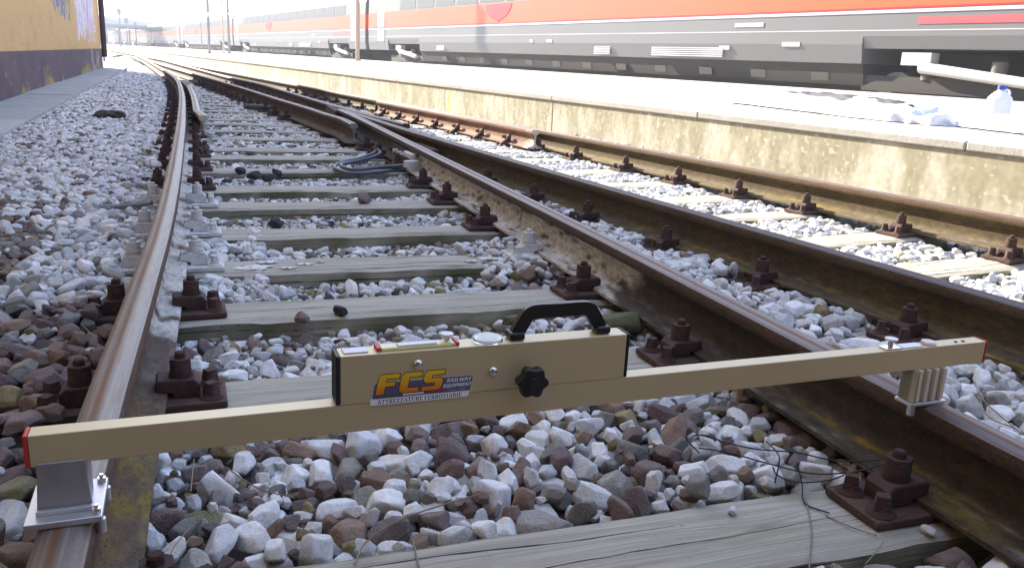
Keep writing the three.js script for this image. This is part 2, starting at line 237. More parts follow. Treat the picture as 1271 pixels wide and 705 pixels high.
function rail(label, xf, z0, z1, opt, group, endPaint) {
  const yf = opt.yf || ((z) => PL + drop(z)), path = railPath(xf, z0, z1, yf), o = thing('rail', label, 'rail', null, group), col = railColor(opt);
  o.position.set(path[0].x, path[0].y, path[0].z); const off = o.position.clone();
  const body = [...PROFILE.slice(0, TOP0 + 1), ...PROFILE.slice(PROFILE.length - TOP0 - 1)];
  const left = sweep(PROFILE.slice(0, TOP0 + 1).map((p, i) => [p[0], p[1], p[2] === 't' ? 'h' : p[2]]), path, col), right = sweep(PROFILE.slice(PROFILE.length - TOP0 - 1).map((p) => [p[0], p[1], p[2] === 't' ? 'h' : p[2]]), path, col);
  const under = sweep([[0.075, 0, 'f'], [-0.075, 0, 'f']], path, col), caps = sweep(PROFILE, [path[0], path[0].clone().add(V3(0, 0, -0.004))], (q) => endPaint || RUST, () => endPaint || RUST);
  const g = mergeGeometries([left, right, under, caps].map((q) => q.index ? q.toNonIndexed() : q)); g.translate(-off.x, -off.y, -off.z); part('rail_body', g, railMat, o);
  const t = sweep(PROFILE.slice(TOP0, PROFILE.length - TOP0), path, col, null, [3.1, 0.082]); t.translate(-off.x, -off.y, -off.z); part('running_surface', t, topMat, o);
  return o;
}
const BR = (z) => PL + drop(z);
rail('long rusty rail with polished top, carrying the flat plate foot of the gauge', xL, 0.6, -100, { id: 1, paint: [-2.25, -7.2], moss: 0.45, dust: 0.5, paintTo: 0.1 });
rail('rusty rail with whitewashed web, carrying the ribbed foot of the track gauge', xA, 0.7, -9.35, { id: 2, paint: [-2.42, -5.9], moss: 0.05, web: [0.04, 0.031, 0.019], rust2: [0.075, 0.05, 0.03], dust: 0.16, paintTo: 0.128, top: [0.25, 0.212, 0.19] });
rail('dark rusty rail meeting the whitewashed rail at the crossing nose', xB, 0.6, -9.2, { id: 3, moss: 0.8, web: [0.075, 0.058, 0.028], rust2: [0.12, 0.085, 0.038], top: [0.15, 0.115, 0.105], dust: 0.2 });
rail('rusty ochre rail, toned lighter as if sunlit, along the foot of the concrete platform wall', xC, 0.4, -95, { id: 4, moss: 0.9, web: [0.09, 0.07, 0.032], rust2: [0.15, 0.105, 0.045], top: [0.22, 0.17, 0.14], dust: 0.3, yf: (z) => PL + yC(z) });  // ochre growth, plus sunlight painted in: lighter web and top than the dark rail
const xG = (z) => xC(z) - 0.165 + 0.0; // guard rail beside the platform rail
rail('short red-brown guard rail with whitewashed ends beside the platform rail', (z) => xG(z) - 0.01 * (sstep(-8.0, -7.3, z) + sstep(-10.9, -11.6, z)), -7.3, -11.7, { id: 5, moss: 0, web: [0.3, 0.17, 0.12], top: [0.2, 0.12, 0.09], paint: [-7.2, -7.45], paintTo: 0.2, dust: 0.1, yf: (z) => PL + 0.012 + yC(z) }, null, [0.62, 0.6, 0.56]);
rail('short curved check rail with whitewashed end inside the long shed-side rail', (z) => xLg(z) + 0.095 + 0.045 * sstep(-8.7, -7.9, z), -7.9, -14.2, { id: 6, moss: 0, top: [0.3, 0.27, 0.25], paint: [-7.75, -8.3], paintTo: 0.2 }, null, [0.62, 0.6, 0.57]);
const xW1 = table([[-7.38, 1.232], [-8.0, 1.222], [-8.5, 1.165], [-9.6, 1.075], [-11.1, 0.92], [-13.5, 0.7], [-16.9, 0.36], [-22, -0.2], [-34, -1.45], [-60, -3.6]]);
rail('dark wing rail left of the crossing nose with whitened cut end', xW1, -7.4, -58, { id: 7, moss: 0.1, web: [0.07, 0.045, 0.035], top: [0.17, 0.13, 0.115] }, null, [0.3, 0.28, 0.26]);
const xW2 = table([[-7.45, 1.72], [-8.2, 1.62], [-9.4, 1.51], [-10.6, 1.41], [-13.6, 1.22], [-16.4, 1.02], [-19.5, 0.62], [-26, 0.0], [-40, -1.35], [-60, -3.2]]);
rail('dark wing rail right of the crossing nose', xW2, -7.5, -58, { id: 8, moss: 0.1, web: [0.07, 0.045, 0.035], top: [0.17, 0.13, 0.115] });
{ // crossing nose and spacer blocks
  const o = thing('crossing_nose', 'rusty steel nose block where the two converging rails meet', 'rail crossing', V3(1.395, PL, -9.3));
  const s = new THREE.Shape(); s.moveTo(-0.045, 0); s.lineTo(0.055, 0); s.lineTo(0.014, 0.9); s.lineTo(-0.014, 0.9); const g = new THREE.ExtrudeGeometry(s, { depth: 0.15, bevelEnabled: true, bevelSize: 0.006, bevelThickness: 0.006, bevelSegments: 2 }); g.rotateX(-Math.PI / 2); g.translate(0, drop(-9.6), 0); part('nose_block', g, M.rust, o);
  for (const [px, w] of [[-6.35, 0.5], [-5.6, 0.0]]) if (w) { const zz = px, xm = (xA(zz) + xB(zz)) / 2, d = xB(zz) - xA(zz) - 0.04; const b = solid('spacer_block', rbox(-d / 2, d / 2, 0.03, 0.1, -w / 2, w / 2, 0.01), M.rust, 'rusty steel spacer block between the two converging rails', 'spacer block'); b.position.set(xm, PL, zz); }
}

// ------------------------------------------------------------------ sleepers
function sleeperGeo(len, w, h, sd) {
  const g0 = new THREE.BoxGeometry(len, h, w, Math.round(len / 0.04), 3, 8); const p = g0.attributes.position, uv = g0.attributes.uv, nn = g0.attributes.normal, fx = Math.floor(sd * 10) % 2 ? 0.97 : -0.9, fz = Math.floor(sd * 7) % 2 ? 0.95 : -0.95;
  for (let i = 0; i < p.count; i++) {
    let x = p.getX(i), y = p.getY(i), z = p.getZ(i);
    const top = y > h / 2 - 1e-4, edge = Math.abs(z) > w / 2 - 1e-4;
    const n = fbm(x * 5 + sd, z * 12, sd, 3) - 0.5, m = fbm(x * 9 + sd * 3, y * 9, z * 3 + sd, 3) - 0.5;
    if (Math.abs(nn.getY(i)) > 0.5) uv.setXY(i, 0.5 + fx * x / 2.4, 0.5 + fz * z / 0.25); else if (Math.abs(nn.getZ(i)) > 0.5) uv.setXY(i, 0.5 - fx * x / 2.4, y / 0.25 + 0.5); else uv.setXY(i, z, y);
    if (top) y += n * 0.014 - (edge ? 0.006 + 0.012 * Math.max(0, m) : 0); if (edge) z += Math.sign(z) * (m * 0.016 - (top ? 0.006 : 0));
    p.setXYZ(i, x, y, z);
  }
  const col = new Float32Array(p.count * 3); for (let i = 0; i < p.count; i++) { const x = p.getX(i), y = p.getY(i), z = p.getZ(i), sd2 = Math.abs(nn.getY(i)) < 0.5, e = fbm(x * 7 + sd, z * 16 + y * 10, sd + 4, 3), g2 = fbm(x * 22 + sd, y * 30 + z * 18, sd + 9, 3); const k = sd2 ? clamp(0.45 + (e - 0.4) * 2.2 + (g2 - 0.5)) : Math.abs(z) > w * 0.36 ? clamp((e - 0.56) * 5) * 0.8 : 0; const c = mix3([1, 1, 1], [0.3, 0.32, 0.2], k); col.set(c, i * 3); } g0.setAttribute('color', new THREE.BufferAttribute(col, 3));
  const v = toCreasedNormals(g0, 0.7); v.translate(0, -h / 2, 0); return v;
}
const SLEEP = [], ORD = ['first', 'second', 'third', 'fourth', 'fifth', 'sixth', 'seventh', 'eighth', 'ninth', 'tenth', 'eleventh'];
SLZ.forEach((z, i) => {
  const x0 = xL(z) - 0.24 + rr(-0.02, 0.02), x1 = z > -9.5 ? Math.min(xA(z) + 0.33, xB(Math.max(z, -9.2)) + 0.1) : xC(z) - 0.9;
  const m = i === 0 ? wood[0] : wood[1 + (i % 2)], g = sleeperGeo(x1 - x0, SW + rr(-0.012, 0.012), 0.14, i === 0 ? 0.6 : i * 1.7);
  const lab = ['weathered grey wooden sleeper with long cracks in front of the track gauge', 'weathered wooden sleeper directly behind the track gauge beam', 'weathered sleeper carrying a purple stone and a small dark stone', 'weathered sleeper with white paint splashes beside both rails'][i] || (i === 7 ? 'weathered sleeper under the looped grey cable and the dark stones' : i < 7 ? `weathered grey sleeper, ${['first', 'second', 'third'][i - 4]} beyond the white splashed one` : i < 19 ? `weathered grey sleeper, ${ORD[i - 8]} beyond the cable sleeper` : 'weathered grey sleeper at the shaded far end of the track beyond the crossing');
  const o = solid('wooden_sleeper', g, m, lab, 'sleeper', 'wooden sleepers between the rails');
  o.position.set((x0 + x1) / 2, drop(z) + rr(-0.003, 0.0), z); o.rotation.y = i === 0 ? -0.01 : rr(-0.015, 0.015); SLEEP.push([x0, x1, z, SW / 2 + 0.01]);
  if (i === 3) for (const [cx, w, cz] of [[xL(z) + 0.3, 0.09, 0.03], [xL(z) + 0.36, 0.05, -0.05], [xL(z) + 0.43, 0.035, 0.05], [xL(z) + 0.5, 0.04, 0.0], [xL(z) + 0.56, 0.018, -0.03], [xA(z) - 0.26, 0.08, 0.0], [xA(z) - 0.36, 0.035, 0.04], [xA(z) - 0.33, 0.025, -0.06]]) { const sp = new THREE.Shape(); for (let k = 0; k < 60; k++) { const a = k / 60 * 6.283, r = 0.35 + 0.9 * fbm(Math.cos(a) * 3 + cx * 9, Math.sin(a) * 3, 0, 3); const px = Math.cos(a) * w * r, pz = Math.sin(a) * w * 0.5 * r; k ? sp.lineTo(px, pz) : sp.moveTo(px, pz); } const sg = new THREE.ExtrudeGeometry(sp, { depth: 0.003, bevelEnabled: false }); sg.rotateX(-Math.PI / 2); sg.translate(cx - (x0 + x1) / 2, 0.0015, cz); part('paint_splash', sg, M.whitewash, o); }
});
const CS = []; // sleepers of the platform-side track, square to its rail
{
  const zc = [-2.2, -2.86, -3.46, -4.12, -4.70, -5.33, -5.98, -6.72, -7.38]; while (zc[zc.length - 1] > -17) zc.push(zc[zc.length - 1] - 0.66);
  const ang = Math.atan2(DP.x, -DP.z) * -1;
  zc.forEach((z, i) => {
    const xr = xC(z) + 0.42, xl = Math.max(z > -8.5 ? xB(z) - 0.22 : xC(z) - 0.85, xA(Math.max(z, -9.3)) + 0.36), len = xr - xl, g = sleeperGeo(len, SW, 0.14, 30 + i * 1.3);
    const o = solid('wooden_sleeper', g, wood[1 + (i % 2)], 'pale wooden sleeper under the rail beside the platform', 'sleeper', 'sleepers of the platform track');
    o.rotation.y = ang; o.position.set((xl + xr) / 2, yC(z) * 0.6, z + ((xl + xr) / 2 - xC(z)) * Math.tan(-ang) * 1.0); CS.push([xl, xr, z, ang]);
  });
}

// ------------------------------------------------------------------ rail fastenings
function hexPrism(r, h, x, y, z) { const g = new THREE.CylinderGeometry(r * 0.97, r, h, 6); g.translate(x, y, z); return g; }
function fastening(paint) {
  const o = new THREE.Group(); const pm = paint ? M.whitewash : M.rustPlate, rm = paint ? M.whitewash : M.rust;
  part('base_plate', rbox(-0.202, 0.202, 0.0015, PL - 0.0015, -0.074, 0.074, 0.005), pm, o);
  for (const s of [-1, 1]) {
    const sp = new THREE.Shape(); sp.moveTo(0.052, 0.041); sp.lineTo(0.088, 0.033); sp.lineTo(0.088, 0.022); sp.lineTo(0.142, 0.022); sp.lineTo(0.142, 0.05); sp.lineTo(0.132, 0.06); sp.lineTo(0.056, 0.062); sp.lineTo(0.052, 0.056);
    const cg = new THREE.ExtrudeGeometry(sp, { depth: 0.062, bevelEnabled: true, bevelSize: 0.003, bevelThickness: 0.003, bevelSegments: 1 }); cg.translate(0, 0, -0.031); if (s < 0) cg.rotateY(Math.PI); part('clamp', cg, rm, o);
    const bg = part('clamp_bolt', clean([cyl(0.0125, 0.0125, 0.05, s * 0.104, 0.082, 0, 12), hexPrism(0.0135, 0.011, s * 0.104, 0.112, 0), cyl(0.0095, 0.0125, 0.004, s * 0.104, 0.1195, 0, 12)]), rm, o);
    part('spring_washer', clean([cyl(0.0275, 0.0275, 0.006, s * 0.104, 0.0655, 0, 18), cyl(0.026, 0.026, 0.005, s * 0.104, 0.0715, 0, 18)]), rm, bg);
    part('nut', hexPrism(0.0265, 0.033, s * 0.104, 0.0905, 0), rm, bg);
    for (const z of [-0.042, 0.042]) {
      const sq = new THREE.CylinderGeometry(0.0165, 0.02, 0.028, 4); sq.rotateY(rr(0, 1.5)); sq.translate(s * 0.168, 0.043, z);
      part('coach_screw', clean([sq, cyl(0.017, 0.028, 0.009, s * 0.168, 0.0255, z, 16)]), pm === M.whitewash ? M.whitewash : M.rust, o);
    }
  }
  return o;
}
const fastRust = fastening(false), fastWhite = fastening(true); let fr = 0;
function placeFast(x, y, z, ang, label, group, white) { const c = (white ? fastWhite : fastRust).clone(); c.name = numbered('rail_fastening'); c.userData = { label, category: 'rail fastening', group }; c.position.set(x, y, z); c.rotation.y = ang + rr(-0.03, 0.03); scene.add(c); }
SLZ.forEach((z, i) => {
  if (z < -20) return;
  const wl = z < -2.8 && z > -5.0;
  placeFast(xL(z), drop(z), z, (xL(z - 0.1) - xL(z + 0.1)) / -0.2 * -1, wl ? 'whitewashed bolted clamp plate under the shed-side rail' : i < 3 ? ['rusty clamp plate on the front cracked sleeper beside the flat plate foot', 'rusty clamp plate under the shed-side rail just behind the gauge beam', 'rusty clamp plate under the shed-side rail on the purple stone sleeper'][i] : 'rusty bolted clamp plate under the shed-side rail beyond the whitewashed ones', 'clamp plates of the shed-side rail', wl);
  if (z > -9) placeFast(xA(z), 0, z, 0, i === 0 ? 'rusty bolted clamp plate with two square screws on the front cracked sleeper' : i === 3 ? 'whitewashed bolted clamp plate on the paint splashed sleeper' : i === 1 ? 'rusty bolted clamp plate right behind the gauge beam' : 'rusty bolted clamp plate under the whitewashed rail', 'clamp plates of the whitewashed rail', i === 3);
  if (z < -9.6) { placeFast(xW1(z), drop(z), z, 0, 'rusty bolted clamp plate under the left wing rail', 'clamp plates of the wing rails'); placeFast(xW2(z), drop(z), z, 0, 'rusty bolted clamp plate under the right wing rail', 'clamp plates of the wing rails'); }
});
CS.forEach(([xl, xr, z, ang]) => {
  placeFast(xC(z), yC(z) * 0.8, z, ang, 'rusty bolted clamp plate under the platform-side rail', 'clamp plates of the platform-side rail');
  if (z > -6.3) { const zb = z + (xB(z) - xC(z)) * Math.tan(-ang); placeFast(xB(zb), 0, zb, ang * 0.9, 'rusty bolted clamp plate under the dark rail, half hidden by ballast', 'clamp plates of the dark rail'); }
});
{ // bolted chairs along the guard rail
  for (let k = 0; k < 7; k++) {
    const z = -7.75 - k * 0.6, o = thing('guard_rail_bracket', 'rusty bolted bracket bracing the red-brown guard rail', 'bracket', V3(xG(z) - 0.05, PL + yC(z), z), 'brackets of the guard rail'); o.rotation.y = 0.134; o.scale.set(0.8, 0.78, 0.8);
    const sp = new THREE.Shape(); sp.moveTo(0.02, 0.125); sp.lineTo(0, 0.13); sp.lineTo(-0.035, 0.07); sp.lineTo(-0.11, 0.02); sp.lineTo(-0.11, 0); sp.lineTo(0.02, 0); const g = new THREE.ExtrudeGeometry(sp, { depth: 0.05, bevelEnabled: true, bevelSize: 0.004, bevelThickness: 0.004, bevelSegments: 1 }); g.translate(0, 0, -0.025); part('bracket_body', g, M.rust, o);
    for (const dz of [-0.06, 0.06]) { const b = new THREE.CylinderGeometry(0.02, 0.022, 0.05, 6); b.rotateZ(Math.PI / 2); b.translate(-0.03, 0.095, dz); part('bolt', b, M.rust, o); } part('base_plate', box(-0.16, 0.0, -0.018, 0.0, -0.1, 0.1), M.rustPlate, o); part('coach_screw', clean([hexPrism(0.018, 0.035, -0.14, 0.02, 0.0)]), M.rust, o);
  }
}

// ------------------------------------------------------------------ goods shed with its pavement (it also shades the near tracks)
{
  const W = V3(-0.0313, -0.0072, -1).normalize(), X = V3(1, 0, -0.0313).normalize(), Y = new THREE.Vector3().crossVectors(W.clone().negate(), X);
  const Q = new THREE.Quaternion().setFromRotationMatrix(new THREE.Matrix4().makeBasis(X, Y, W.clone().negate()));
  const o = thing('goods_shed', 'yellow plastered shed with purple-brown base band and graffiti', 'building', V3(-2.13, 0.076, -11.16)); o.quaternion.copy(Q);
  const zF = -16.8, zN = 16, HT = 5.55, len = zN - zF;
  const cv = document.createElement('canvas'); cv.width = 2048; cv.height = 512; const c = cv.getContext('2d'); const px = (z) => (zN - z) / len * 2048, py = (y) => 512 - (y - 0.51) / (HT - 0.51) * 512;
  c.fillStyle = '#deb679'; c.fillRect(0, 0, 2048, 512); const r0 = seed; seed = 99;
  for (let i = 0; i < 2600; i++) { const g = rr(-14, 14); c.fillStyle = `rgba(${216 + g | 0},${176 + g | 0},${116 + g | 0},0.25)`; const w = rr(4, 40); c.fillRect(rr(-20, 2048), rr(-10, 512), w, rr(3, 26)); }
  for (let i = 0; i < 160; i++) { c.fillStyle = `rgba(120,90,60,${rr(0.03, 0.1)})`; c.fillRect(rr(0, 2048), rr(0, 300), rr(1, 4), rr(40, 260)); }
  const blob = (z0, z1, y0, y1, cols, n) => { for (let i = 0; i < n; i++) { c.strokeStyle = cols[(rnd() * cols.length) | 0]; c.lineWidth = rr(3, 11); c.beginPath(); const a = rr(z0, z1), b = rr(y0, y1); c.moveTo(px(a), py(b)); c.bezierCurveTo(px(a + rr(-0.7, 0.7)), py(b + rr(-0.5, 0.8)), px(a + rr(-0.7, 0.7)), py(b + rr(0, 1.2)), px(clamp(a + rr(-0.5, 0.5), z0, z1)), py(Math.max(y0, b + rr(-0.3, 1.2)))); c.stroke(); } };
  blob(-8.4, -5.4, 1.05, 3.2, ['#8a86a8', '#8f8f78', '#a9a08a', '#9d9a80', '#b3a98c'], 110); blob(-8.4, -5.4, 1.05, 3.2, ['#5c62a8'], 9);
  blob(-14.9, -9.9, 0.72, 3.4, ['#e4dce2', '#cfc0d2', '#ece6ea', '#d9cfdb', '#c9b9cf'], 420); blob(-14.9, -9.9, 0.8, 3.4, ['#8d7ca6', '#a391b8'], 9);
  seed = r0;
  const wt = new THREE.CanvasTexture(cv); wt.colorSpace = THREE.SRGBColorSpace;
  const wallM = new THREE.MeshStandardMaterial({ map: wt, roughness: 0.95, bumpMap: concBump, bumpScale: 0.003 });
  const wg = box(-9, 0, 0.51, HT, zF, zN), uv = wg.attributes.uv, nn = wg.attributes.normal, wp = wg.attributes.position;
  for (let i = 0; i < uv.count; i++) if (nn.getX(i) > 0.5) uv.setXY(i, (zN - wp.getZ(i)) / len, (wp.getY(i) - 0.51) / (HT - 0.51)); else uv.setXY(i, 0.05, 0.6);
  part('wall', wg, wallM, o);
  const bandT = tex(2048, 128, (u, v) => { const x = u * len, y = v * 0.51, a = fbm(x * 2, y * 5, 2.5, 4), b = fbm(x * 9, y * 14, 5.5, 3), l = fbm(x * 0.9 + 3, 0.5, 0, 3); let k = mix3([0.1, 0.066, 0.072], [0.17, 0.115, 0.12], clamp(a * 1.5 - 0.25)); const ly = y - 0.02 - 0.34 * clamp((l - 0.3) * 4) * (0.4 + b); if (ly < 0) k = mix3(k, [0.42, 0.32, 0.05], clamp(-ly * 14) * clamp(b * 1.7)); if (b > 0.74 && y > 0.15) k = mix3(k, [0.42, 0.38, 0.36], 0.5); if (x > len - 4 && fbm(x * 3, y * 3, 9.5, 3) > 0.55) k = mix3(k, [0.45, 0.41, 0.43], 0.6); return k; });
  const bg = box(-9, 0.025, -0.35, 0.508, zF - 0.004, zN), bu = bg.attributes.uv, bn = bg.attributes.normal, bp = bg.attributes.position;
  for (let i = 0; i < bu.count; i++) if (bn.getX(i) > 0.5) bu.setXY(i, (zN - bp.getZ(i)) / len, clamp(bp.getY(i) / 0.51)); else bu.setXY(i, 0.3, 0.7);
  part('base_band', bg, new THREE.MeshStandardMaterial({ map: bandT, roughness: 0.9 }), o);
  part('roof', clean([box(-9.5, 0.35, HT + 0.003, HT + 0.2, zF - 0.3, zN + 0.3), box(-8, -1.2, HT + 0.2, HT + 0.6, zF + 0.5, zN - 0.5)]), mat([0.22, 0.16, 0.13], 0.9), o);
  part('downpipe', cyl(0.075, 0.075, HT - 0.3, 0.09, HT / 2 + 0.13, zF + 0.12, 14), mat([0.055, 0.032, 0.032], 0.6), o);
  part('cable_pipe', cyl(0.03, 0.03, HT - 0.2, 0.06, HT / 2 + 0.05, zF - 0.12, 10), mat([0.3, 0.32, 0.36], 0.6), o);
  // pavement slabs along the shed
  const pv = part(numbered('pavement'), new THREE.BufferGeometry(), M.rust, scene); pv.userData = { kind: 'structure' };
  const slabM = [0, 1, 2].map((k) => new THREE.MeshStandardMaterial({ map: (() => { const t = pavTex.clone(); t.offset.set(k * 0.31, k * 0.17); t.needsUpdate = true; return t; })(), color: LC(0.86 + 0.05 * k, 0.88 + 0.05 * k, 0.92 + 0.05 * k), roughness: 0.95, bumpMap: concBump, bumpScale: 0.003 }));
  const pg = new THREE.Group(); pg.name = pv.name; pg.userData = { kind: 'structure' }; pg.position.copy(o.position); pg.quaternion.copy(Q); scene.remove(pv); scene.add(pg);
  for (let k = 0; k < 8; k++) { const z1 = 15 - k * 4.1, z0 = z1 - 4.094, w = 0.62; const g = rbox(0.028, w, -0.3, -0.012 + rr(-0.006, 0.004), z0, z1, 0.008); const u = g.attributes.uv, p = g.attributes.position; for (let i = 0; i < u.count; i++) u.setXY(i, p.getX(i) / 1.5, p.getZ(i) / 1.5); part('slab', g, slabM[k % 3], pg); }
}

// ------------------------------------------------------------------ unseen building added behind the camera, blocking sky to darken the foreground
{
  const o = thing('warehouse', 'unseen brown plastered building added behind the camera to darken the foreground', 'building', V3(-1, -0.17, 2.0));
  part('wall', box(-11, 8, 0, 3.7, 0, 9), mat([0.2, 0.16, 0.12], 0.95, { map: concTex }), o); part('roof', box(-11.4, 8.4, 3.703, 3.9, -0.15, 9.4), mat([0.2, 0.13, 0.1], 0.9), o);
  for (const x of [-8, -3.5, 1, 5.5]) { const w = part('window', box(x, x + 1.3, 1.6, 2.8, -0.03, -0.003), mat([0.04, 0.045, 0.05], 0.2), o); part('sill', box(x - 0.1, x + 1.4, 1.45, 1.58, -0.12, -0.003), mat([0.35, 0.34, 0.32], 0.9), w); }
}

// ------------------------------------------------------------------ platform
const QP = new THREE.Quaternion().setFromRotationMatrix(new THREE.Matrix4().makeBasis(NP, new THREE.Vector3().crossVectors(DP.clone().normalize().negate(), NP).normalize(), DP.clone().normalize().negate()));
const platPt = (x, y, s) => V3(E0.x, E0.y, E0.z).addScaledVector(DP, s).addScaledVector(NP, x).add(V3(0, y + 0.019 * Math.max(0, x), 0));
function platHit(px, py) { // pixel -> point on the platform's top
  const d = ray(px, py), n = V3(-0.019 * NP.x, 1, -0.019 * NP.z), n2 = n.clone(); const up = -DP.y; n2.x -= 0; const nn = new THREE.Vector3().crossVectors(DP.clone().negate(), V3(NP.x, 0.019, NP.z)).normalize(); const t = nn.dot(E0.clone().sub(V3(0, CAMH, 0))) / nn.dot(d); return V3(0, CAMH, 0).addScaledVector(d, t);
}
{
  const o = new THREE.Group(); o.name = 'platform'; o.userData = { label: 'long low concrete platform with stained mossy face along the far track', category: 'platform' }; scene.add(o); o.position.copy(E0); o.quaternion.copy(QP);
  const wt = tex(2048, 128, (u, v) => {
    const x = u * 14, y = v, a = fbm(x * 1.2, y * 1.3, 3.5, 4), b = fbm(x * 16, y * 2.4, 6.5, 3), f = fbm(x * 24, y * 9, 8.5, 3), g = n3(x * 34, y * 30, 4.2);
    let c = mix3([0.42, 0.385, 0.29], [0.66, 0.625, 0.52], clamp(f * 1.5 - 0.25)); const bl = fbm(x * 5, y * 2.2, 12.5, 4), m = clamp((b * 0.35 + bl * 0.75 + a * 0.3 - 0.95 + 0.5 * y) * 4.5); c = mix3(c, [0.2, 0.175, 0.08], m * clamp(0.3 + f) * 0.72); if (g > 0.8) c = mix3(c, [0.66, 0.63, 0.55], 0.45); c = c.map((q) => q * (0.86 + 0.28 * n3(x * 34, y * 31, 15.2))); if (Math.abs(x - 3.3 + (y - 0.5) * 0.12) < 0.025 && y > 0.35) c = [0.6, 0.48, 0.08]; return c;
  });
  const wm = new THREE.MeshStandardMaterial({ map: wt, roughness: 0.95 });
  for (let k = 0; k < 12; k++) { // face cast in lengths with joints
    const z1 = 8 - k * 14, g = box(0.02, 0.35, -0.95, -0.062, z1 - 13.975, z1), u = g.attributes.uv, p = g.attributes.position, n = g.attributes.normal;
    for (let i = 0; i < u.count; i++) if (n.getX(i) < -0.5) u.setXY(i, (z1 - p.getZ(i)) / 14, clamp((p.getY(i) + 0.95) / 0.9)); part('face_panel', g, wm, o);
  }
  const cm = new THREE.MeshStandardMaterial({ map: pavTex, roughness: 0.95, bumpMap: concBump, bumpScale: 0.003 });
  for (let k = 0; k < 60; k++) { const z1 = 8 - k * 2.8, g = rbox(0, 0.4, -0.06, 0.004, z1 - 2.788, z1, 0.012), u = g.attributes.uv, p = g.attributes.position; for (let i = 0; i < u.count; i++) u.setXY(i, (p.getX(i) + p.getY(i)) / 1.7 + k * 0.37, p.getZ(i) / 1.7); part('coping', g, cm, o); }
  const s = new THREE.Shape(); s.moveTo(0.4, -0.9); s.lineTo(7.9, -0.9); s.lineTo(7.9, 0.15); s.lineTo(0.4, 0.0); const tg = new THREE.ExtrudeGeometry(s, { depth: 200, bevelEnabled: false }); tg.translate(0, 0, -192); const u = tg.attributes.uv, p = tg.attributes.position; for (let i = 0; i < u.count; i++) u.setXY(i, p.getX(i) / 2.3, p.getZ(i) / 2.3);
  part('paving', tg, new THREE.MeshStandardMaterial({ map: pavTex, roughness: 0.95 }), o);
}

